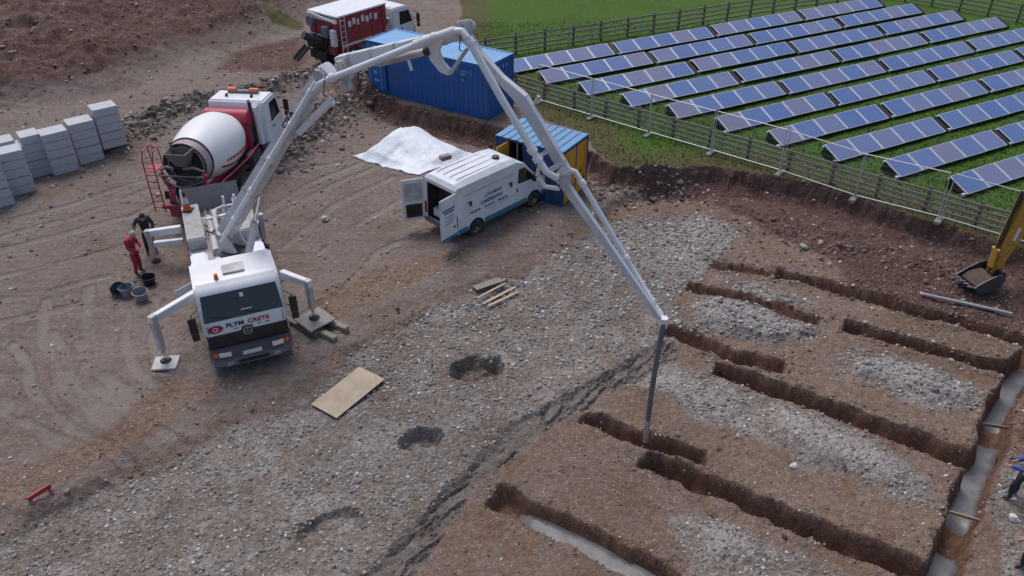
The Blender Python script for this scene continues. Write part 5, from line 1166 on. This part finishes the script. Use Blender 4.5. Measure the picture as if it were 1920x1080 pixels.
# ------------------------------------------------------------------ digger reaching in from the right
bpn = at(1860, 494, .70); dig_ = thing('excavator', 'yellow excavator arm reaching in from the right with its bucket on the ground', 'excavator', (bpn.x, bpn.y, gz(bpn.x, bpn.y)), R(14)); dig_.scale = (.86, .86, .86)
# local: -x is the way the teeth point
mb = MB(); pr = [(-1.08, .36), (-.80, .12), (-.42, -.02), (.02, .02), (.30, .22), (.40, .52), (.30, .86), (.16, .92)]
inn = [(-1.04, .40), (-.78, .18), (-.42, .05), (.0, .09), (.24, .27), (.32, .52), (.24, .82), (.16, .86)]; P = []; n_ = len(pr)
for y in (-.52, .52): P += [(x, y, z) for x, z in pr] + [(x, y, z) for x, z in inn]
F = []
for k in range(n_ - 1): F += [(k, k + 1, 2 * n_ + k + 1, 2 * n_ + k), (n_ + k, 3 * n_ + k, 3 * n_ + k + 1, n_ + k + 1)]
F += [(0, 2 * n_, 3 * n_, n_), (n_ - 1, 2 * n_ - 1, 4 * n_ - 1, 3 * n_ - 1)]
mb.add(P, F); bk = mb.build('bucket', M['bucketsteel'], dig_, smooth=35)
for y in (-.52, .52):
    mb = MB(); mb.prism([(-1.02, .36), (-.80, .14), (-.42, 0), (.02, .04), (.30, .24), (.38, .52), (.28, .84), (-.1, .80), (-.6, .60)], y - .02, y + .02, 'y'); mb.build('bucket_cheek', M['bucketsteel'], bk)
for k in range(5):
    y = -.46 + k * .23; mb = MB(); mb.beam((-1.0, y, .37), (-1.32, y, .47), (0, 1, 0), .09, .06, .05, .02); mb.build('tooth', M['teeth'], bk)
mb = MB(); mb.prism([(-.85, .30), (-.42, .16), (0, .22), (.22, .45), (.05, .62), (-.5, .55)], -.48, .48, 'y'); mb.build('soil_load', paint('bucket_soil', (.085, .06, .048), .95, amt=.5, scale=8, bmp=.5), bk, bevel=.06)
pin = Vector((.22, 0, .92)); top = Vector((.98, .35, 3.9)); elb = Vector((3.6, .4, 5.0)); base = Vector((7.2, .6, 1.7))
mb = MB(); mb.beam((.24, -.1, .95), (.02, -.1, .62), (0, 1, 0), .06, .26); mb.beam((.24, .1, .95), (.02, .1, .62), (0, 1, 0), .06, .26); mb.box((.26, 0, 1.0), (.36, .42, .32)); mb.build('quick_hitch', M['exyellow'], dig_, bevel=.03)
ax = (top - pin).normalized()
mb = MB(); mb.beam(pin, pin + ax * 1.0, (0, 1, 0), .30, .36, .42, .66); mb.beam(pin + ax * 1.0, top, (0, 1, 0), .42, .66, .44, .74); arm = mb.build('dipper_arm', M['exyellow'], dig_, bevel=.02)
fx = Vector((-1, 0, .25)).normalized()
mb = MB(); mb.beam(pin + ax * 1.2 + Vector((0, -.225, 0)), pin + ax * 1.75 + Vector((0, -.225, 0)), (0, 1, 0), .012, .16); mb.build('decal', M['plate'], arm)
mb = MB(); mb.cyl(pin + ax * .75 + fx * .38, top + fx * .5, .075, .075, 12); mb.build('bucket_ram', M['black'], dig_, smooth=40)
mb = MB(); mb.cyl(pin + fx * .1 + Vector((0, 0, .18)), pin + ax * .8 + fx * .38, .04, .04, 10); mb.build('ram_rod', M['chrome'], dig_, smooth=40)
mb = MB(); mb.beam(pin + ax * .3 + fx * .05, pin + ax * .72 + fx * .42, (0, 1, 0), .4, .1); mb.beam(pin + ax * .72 + fx * .42, Vector((-.02, 0, .9)), (0, 1, 0), .3, .08); mb.build('bucket_link', M['exyellow'], dig_, bevel=.01)
mb = MB(); mb.tube([top + fx * .42 + Vector((0, -.1, 0)), pin + ax * 2.0 + fx * .52 + Vector((0, -.1, 0)), pin + ax * 1.1 + fx * .5 + Vector((0, -.12, 0))], .03, 6); mb.build('hydraulic_hose', M['black'], dig_, smooth=40)
mb = MB(); mb.beam(top + Vector((-.1, 0, .1)), elb, (0, 1, 0), .36, .5, .42, .62); mb.beam(elb - Vector((.12, 0, 0)), base, (0, 1, 0), .42, .62, .46, .5); mb.build('main_boom', M['exyellow'], dig_, bevel=.02)
mb = MB(); mb.box((8.3, .6, 1.55), (3.0, 2.5, .9)); mb.box((9.5, .6, 1.6), (.8, 2.5, 1.2)); mb.build('house', M['exyellow'], dig_, bevel=.1, smooth=40)
mb = MB(); mb.prism([(6.9, 1.3), (6.9, 2.2), (7.2, 2.95), (8.3, 2.95), (8.4, 1.3)], -.65, .3, 'y'); mb.build('cab', M['glass'], dig_, bevel=.06)
for y in (-.6, 1.8):
    mb = MB(); mb.prism([(6.5, .45), (6.8, .1), (7.0, .02), (9.6, .02), (9.9, .1), (10.1, .45), (9.9, .78), (9.6, .85), (7.0, .85), (6.7, .78)], y - .28, y + .28, 'y'); mb.build('track', M['dark'], dig_, bevel=.04)

# ------------------------------------------------------------------ people
def skin(name, pts, edges, mat, parent, root=0, sub=2):
    me_ = bpy.data.meshes.new(name); bm = bmesh.new(); ly = bm.verts.layers.skin.verify(); vs_ = []
    for i, (p, r) in enumerate(pts):
        v = bm.verts.new(p); r = r if isinstance(r, tuple) else (r, r); v[ly].radius = r; v[ly].use_root = (i == root); vs_.append(v)
    for a, b2 in edges: bm.edges.new((vs_[a], vs_[b2]))
    bm.to_mesh(me_); bm.free(); o = link(name, me_)
    o.modifiers.new('skin', 'SKIN').use_smooth_shade = True; s_ = o.modifiers.new('sub', 'SUBSURF'); s_.levels = sub; s_.render_levels = sub
    dg = bpy.context.evaluated_depsgraph_get(); m2 = bpy.data.meshes.new_from_object(o.evaluated_get(dg)); bpy.data.objects.remove(o); bpy.data.meshes.remove(me_)
    m2.name = name; m2.materials.clear(); m2.materials.append(mat); m2.shade_smooth(); return link(name, m2, parent)
def person(loc, rz, label, J, top, trousers, boots='boots', vest=None, hair='hair', hat=None):
    o = thing('person', label, 'person', loc, rz); g = lambda k: Vector(J[k])
    pts = [(g('pelvis'), (.13, .10)), (g('waist'), (.125, .095)), (g('chest'), (.15, .105)), (g('neck'), .055), (g('head'), (.075, .085)), (g('crown'), (.07, .08))]
    ed = [(0, 1), (1, 2), (2, 3), (3, 4), (4, 5)]
    hd = (g('crown') - g('head')).normalized(); look = Vector((0, 1, 0)); look = (look - hd * look.dot(hd)).normalized(); sx = hd.cross(look)
    def lim(base, ks, rs):
        pre = base
        for k, r in zip(ks, rs): pts.append((g(k), r)); ed.append((pre, len(pts) - 1)); pre = len(pts) - 1
        return pre
    for s in ('l', 'r'):
        w_ = lim(2, ['sh' + s, 'el' + s, 'wr' + s], [.06, .045, .033])
        wp, ep = g('wr' + s), g('el' + s); fd = (wp - ep).normalized(); sd2 = fd.orthogonal().normalized(); pd = fd.cross(sd2)
        pts.append((wp + fd * .06, (.038, .022))); ed.append((w_, len(pts) - 1)); palm = len(pts) - 1
        for q, (off, ln_) in enumerate(((-.032, .065), (-.011, .08), (.011, .075), (.032, .06))):
            pts.append((wp + fd * .10 + sd2 * off, .011)); ed.append((palm, len(pts) - 1)); pts.append((wp + fd * (.10 + ln_ * .6) + sd2 * off + pd * .02, .009)); ed.append((len(pts) - 2, len(pts) - 1))
            pts.append((wp + fd * (.10 + ln_ * .8) + sd2 * off + pd * .045, .008)); ed.append((len(pts) - 2, len(pts) - 1))
        pts.append((wp + fd * .06 - sd2 * .05 + pd * .02, .011)); ed.append((palm, len(pts) - 1)); pts.append((wp + fd * .10 - sd2 * .06 + pd * .035, .009)); ed.append((len(pts) - 2, len(pts) - 1))
        lim(0, ['hi' + s, 'kn' + s, 'an' + s, 'to' + s], [.085, .058, .042, .035])
    skin('body', pts, ed, M['skin'], o)
    # face
    hc = (g('head') + g('crown')) / 2
    mb = MB(); mb.beam(hc + look * .085 + hd * .01, hc + look * .115 - hd * .03, sx, .022, .02, .034, .03); mb.build('nose', M['skin'], o)
    for s in (-1, 1): mb = MB(); mb.box(hc + look * .088 + sx * s * .032 + hd * .02, (.02, .012, .012)); mb.build('eye', M['hair'], o)
    for s in (-1, 1): mb = MB(); mb.cyl(hc + sx * s * .075, hc + sx * s * .095, .03, .025, 8); mb.build('ear', M['skin'], o)
    mb = MB(); mb.box(hc + look * .088 - hd * .055, (.045, .012, .01)); mb.build('mouth', M['redcloth'], o)
    mb = MB(); mb.lathe([(.1, -.03), (.098, .02), (.075, .075), (.04, .1), (.001, .105)], hc + hd * .03 - look * .012, hd, 16); mb.build('hard_hat' if hat else 'hair', M[hat or hair], o, smooth=60)
    jt = [(g('pelvis') + Vector((0, 0, -.02)), (.165, .13)), (g('waist'), (.16, .125)), (g('chest'), (.19, .135)), (g('neck') - Vector((0, 0, .03)), .075)]; je = [(0, 1), (1, 2), (2, 3)]
    for s in ('l', 'r'):
        jt += [(g('sh' + s), .085), (g('el' + s), .066), (g('wr' + s), .052)]; n_ = len(jt); je += [(2, n_ - 3), (n_ - 3, n_ - 2), (n_ - 2, n_ - 1)]
    skin('jacket', jt, je, M[top], o)
    tt = [(g('pelvis') + Vector((0, 0, .06)), (.155, .12)), (g('pelvis'), (.16, .125))]; te = [(0, 1)]
    for s in ('l', 'r'):
        a = g('kn' + s) * .25 + g('an' + s) * .75; tt += [(g('hi' + s), .108), (g('kn' + s), .080), (a, .072)]; n_ = len(tt); te += [(1, n_ - 3), (n_ - 3, n_ - 2), (n_ - 2, n_ - 1)]
    skin('trousers', tt, te, M[trousers], o)
    for s in ('l', 'r'):
        a = g('kn' + s) * .42 + g('an' + s) * .58; bt = [(a, .068), (g('an' + s), .06), (g('to' + s) * .5 + g('an' + s) * .5 - Vector((0, 0, .01)), .052), (g('to' + s), .045)]; skin('boot', bt, [(0, 1), (1, 2), (2, 3)], M[boots], o)
    if vest:
        vt = [(g('waist') - Vector((0, 0, .06)), (.172, .137)), (g('waist') + Vector((0, 0, .05)), (.175, .14)), (g('chest'), (.202, .147))]; skin('vest', vt, [(0, 1), (1, 2)], M[vest], o)
    return o
base_J = dict(pelvis=(0, 0, .96), waist=(0, .0, 1.12), chest=(0, .01, 1.38), neck=(0, .02, 1.52), head=(0, .04, 1.60), crown=(0, .05, 1.72),
              shl=(-.19, 0, 1.44), ell=(-.26, .04, 1.17), wrl=(-.22, .22, 1.02), shr=(.19, 0, 1.44), elr=(.26, .04, 1.17), wrr=(.22, .22, 1.02),
              hil=(-.09, 0, .92), knl=(-.12, .05, .50), anl=(-.13, 0, .10), tol=(-.15, .17, .05), hir=(.09, 0, .92), knr=(.12, .04, .50), anr=(.14, -.03, .10), tor=(.17, .14, .05))
J1 = dict(base_J, neck=(0, .10, 1.50), head=(0, .15, 1.56), crown=(0, .21, 1.66), chest=(0, .06, 1.37), wrl=(-.10, .30, 1.05), wrr=(.12, .32, 1.0), ell=(-.24, .12, 1.16))
p = at(262, 514); person((p.x, p.y, gz(p.x, p.y)), R(-95), 'person in red overalls and dark boots looking down beside the buckets', J1, 'redcloth', 'redcloth', hair='pale')
J2 = dict(base_J, neck=(0, .13, 1.50), head=(0, .19, 1.56), crown=(0, .24, 1.67), chest=(0, .08, 1.37), wrl=(-.12, .36, 1.06), ell=(-.28, .16, 1.18), elr=(.36, .05, 1.24), wrr=(.30, .30, 1.22))
p = at(286, 474); person((p.x, p.y, gz(p.x, p.y)), R(-150), 'person in dark clothes leaning over behind the red overalls', J2, 'navy', 'navy')
J3 = dict(base_J, wrl=(-.18, .38, 1.10), knl=(-.14, .14, .50), tol=(-.16, .26, .05), anl=(-.14, .10, .1))
p = at(1910, 926, -.25); person((p.x - .10, p.y, gz(p.x, p.y)), R(60), 'person in blue jacket and yellow vest at the right picture edge', J3, 'bluecloth', 'navy', vest='hiviz', hat='bluecloth')
p = at(1924, 1066, -.25); person((p.x, p.y, gz(p.x, p.y)), R(100), 'person in yellow vest at the lower right picture edge', base_J, 'hiviz', 'navy', vest='hiviz', hat='plate')

# ------------------------------------------------------------------ small things lying about
def tub_(u, v, label, mat='bucketgrey', r=.24, hgt=.36):
    p = at(u, v); t = thing('builders_bucket', label, 'bucket', (p.x, p.y, gz(p.x, p.y) - .01), random.uniform(0, 3), 'buckets by the pump lorry')
    mb = MB(); mb.lathe([(r * .72, 0), (r, hgt), (r * 1.08, hgt), (r * 1.08, hgt - .03), (r * .96, hgt - .03), (r * .68, .03), (.001, .03)], (0, 0, 0), (0, 0, 1), 22); mb.build('shell', M[mat], t, smooth=40)
    mb = MB(); mb.tube([(r * 1.05 * math.cos(a), .03, hgt - .05 - .22 * math.sin(a)) if False else (r * 1.1 * math.cos(a), r * .9 * math.sin(a), hgt + .01) for a in np.linspace(0, math.pi, 9)], .008, 5); mb.build('handle', M['dark'], t)
    return t
tb0 = tub_(217, 548, 'dark grey bucket tipped on its side, leftmost of the cluster', 'grey'); tb0.rotation_euler = (1.35, .1, .8); tb0.location.z += .22; tub_(240, 553, 'pale grey bucket in the middle of the cluster'); tb1 = tub_(266, 561, 'pale grey bucket nearest the drone in the cluster'); tb1.rotation_euler.x = .12
tub_(281, 532, 'black bucket between the boots and the grey buckets', 'black', .24, .3)
p = at(652, 745, PAD); o = MB().box((0, 0, .02), (1.12, 2.25, .022)).build('plywood_sheet', M['ply'], bevel=.003); a, b2 = at(635, 783, PAD), at(725, 712, PAD); c_ = (at(580, 765, PAD) + b2) / 2
dirp = (b2 - a).normalized(); o.location = (c_.x, c_.y, gz(c_.x, c_.y) + .05); o.rotation_euler = (.02, -.02, yaw(dirp.x, dirp.y)); o.scale = (.93, (b2 - a).length / 2.25, 1)
tag(o, 'sheet of pale plywood lying on the gravel in the foreground', 'plywood')
for i, (u0, v0, u1, v1, w_, lab) in enumerate(((905, 566, 965, 535, .10, 'longest pale plank of the loose pile on the brown earth'), (915, 572, 972, 545, .09, 'near edge plank of the loose pile on the brown earth'), (890, 545, 940, 528, .3, 'broad short board at the back of the loose plank pile'), (895, 560, 948, 532, .08, 'thin plank in the middle of the loose plank pile'))):
    a, b2 = at(u0, v0, -.2), at(u1, v1, -.2); o = MB().beam((0, 0, 0), b2 - a, (0, 0, 1), .03, w_).build('plank', M['ply'] if i != 2 else M['timber'], bevel=.004); o.location = (a.x, a.y, max(gz(a.x, a.y), gz(b2.x, b2.y)) + .05 + i * .03); tag(o, lab, 'plank', 'loose planks')
a, b2 = at(1733, 541), at(1902, 578); mb = MB(); d = (b2 - a); mb.tube([(0, 0, 0), d * .5 + Vector((0, 0, .01)), d], .058, 12); o = mb.build('drain_pipe', M['pipegrey'], smooth=45); o.location = (a.x, a.y, max(gz(a.x, a.y), gz(b2.x, b2.y)) + .07)
tag(o, 'long grey pipe lying on the red earth below the digger bucket', 'pipe')
a, b2 = at(55, 944), at(100, 920); d = b2 - a; t = thing('red_stand', 'red metal stand lying on the earth at the lower left', 'stand', (a.x, a.y, gz(a.x, a.y)))
mb = MB(); mb.beam((0, 0, .13), d + Vector((0, 0, .2)), (0, 0, 1), .12, .06); mb.build('bar', M['red'], t, bevel=.006)
for s in (.1, .9): mb = MB(); mb.beam(d * s + Vector((.1, -.08, 0)), d * s + Vector((0, 0, .14)), (1, 0, 0), .03, .03); mb.beam(d * s + Vector((-.1, .08, 0)), d * s + Vector((0, 0, .14)), (1, 0, 0), .03, .03); mb.build('leg', M['red'], t)
# stop boards across the cross trench
for (u0, v0, u1, v1), lab in (((1842, 792, 1892, 800), 'upper timber stop board across the right cross trench'), ((1785, 958, 1846, 976), 'lower timber stop board across the right cross trench')):
    a, b2 = at(u0, v0, -.62), at(u1, v1, -.62); d = b2 - a; o = MB().beam(-d * .08, d * 1.08, (0, 0, 1), .10, .03).build('stop_board', M['ply' if u0 < 1800 else 'baulk'], bevel=.004); o.location = (a.x, a.y, -.68); tag(o, lab, 'board', 'stop boards in the trench')
def boulder(u, v, r, z, label, mat):
    p = at(u, v, z); bm = bmesh.new(); bmesh.ops.create_icosphere(bm, subdivisions=2, radius=r)
    for q in bm.verts: q.co *= 1 + random.uniform(-.22, .22); q.co.z *= .75
    me_ = bpy.data.meshes.new('stone'); bm.to_mesh(me_); bm.free(); me_.materials.append(mat); o = link('stone', me_); o.location = (p.x, p.y, gz(p.x, p.y) + r * .4); tag(o, label, 'stone')
sm_ = paint('pale_limestone', (.62, .60, .57), .85, amt=.3, scale=8, bmp=.4)
boulder(1731, 595, .13, PAD, 'bright white stone beside the upper right trench', sm_); boulder(1899, 972, .12, PAD, 'pale stone on the gravel at the lower right edge', sm_); boulder(610, 413, .16, 0, 'pale lump on the bare earth left of the van', paint('pale_lump', (.40, .40, .33), .9, amt=.5)); boulder(1488, 875, .10, PAD, 'pale stone on the gravel heap in the middle of the slabs', sm_)
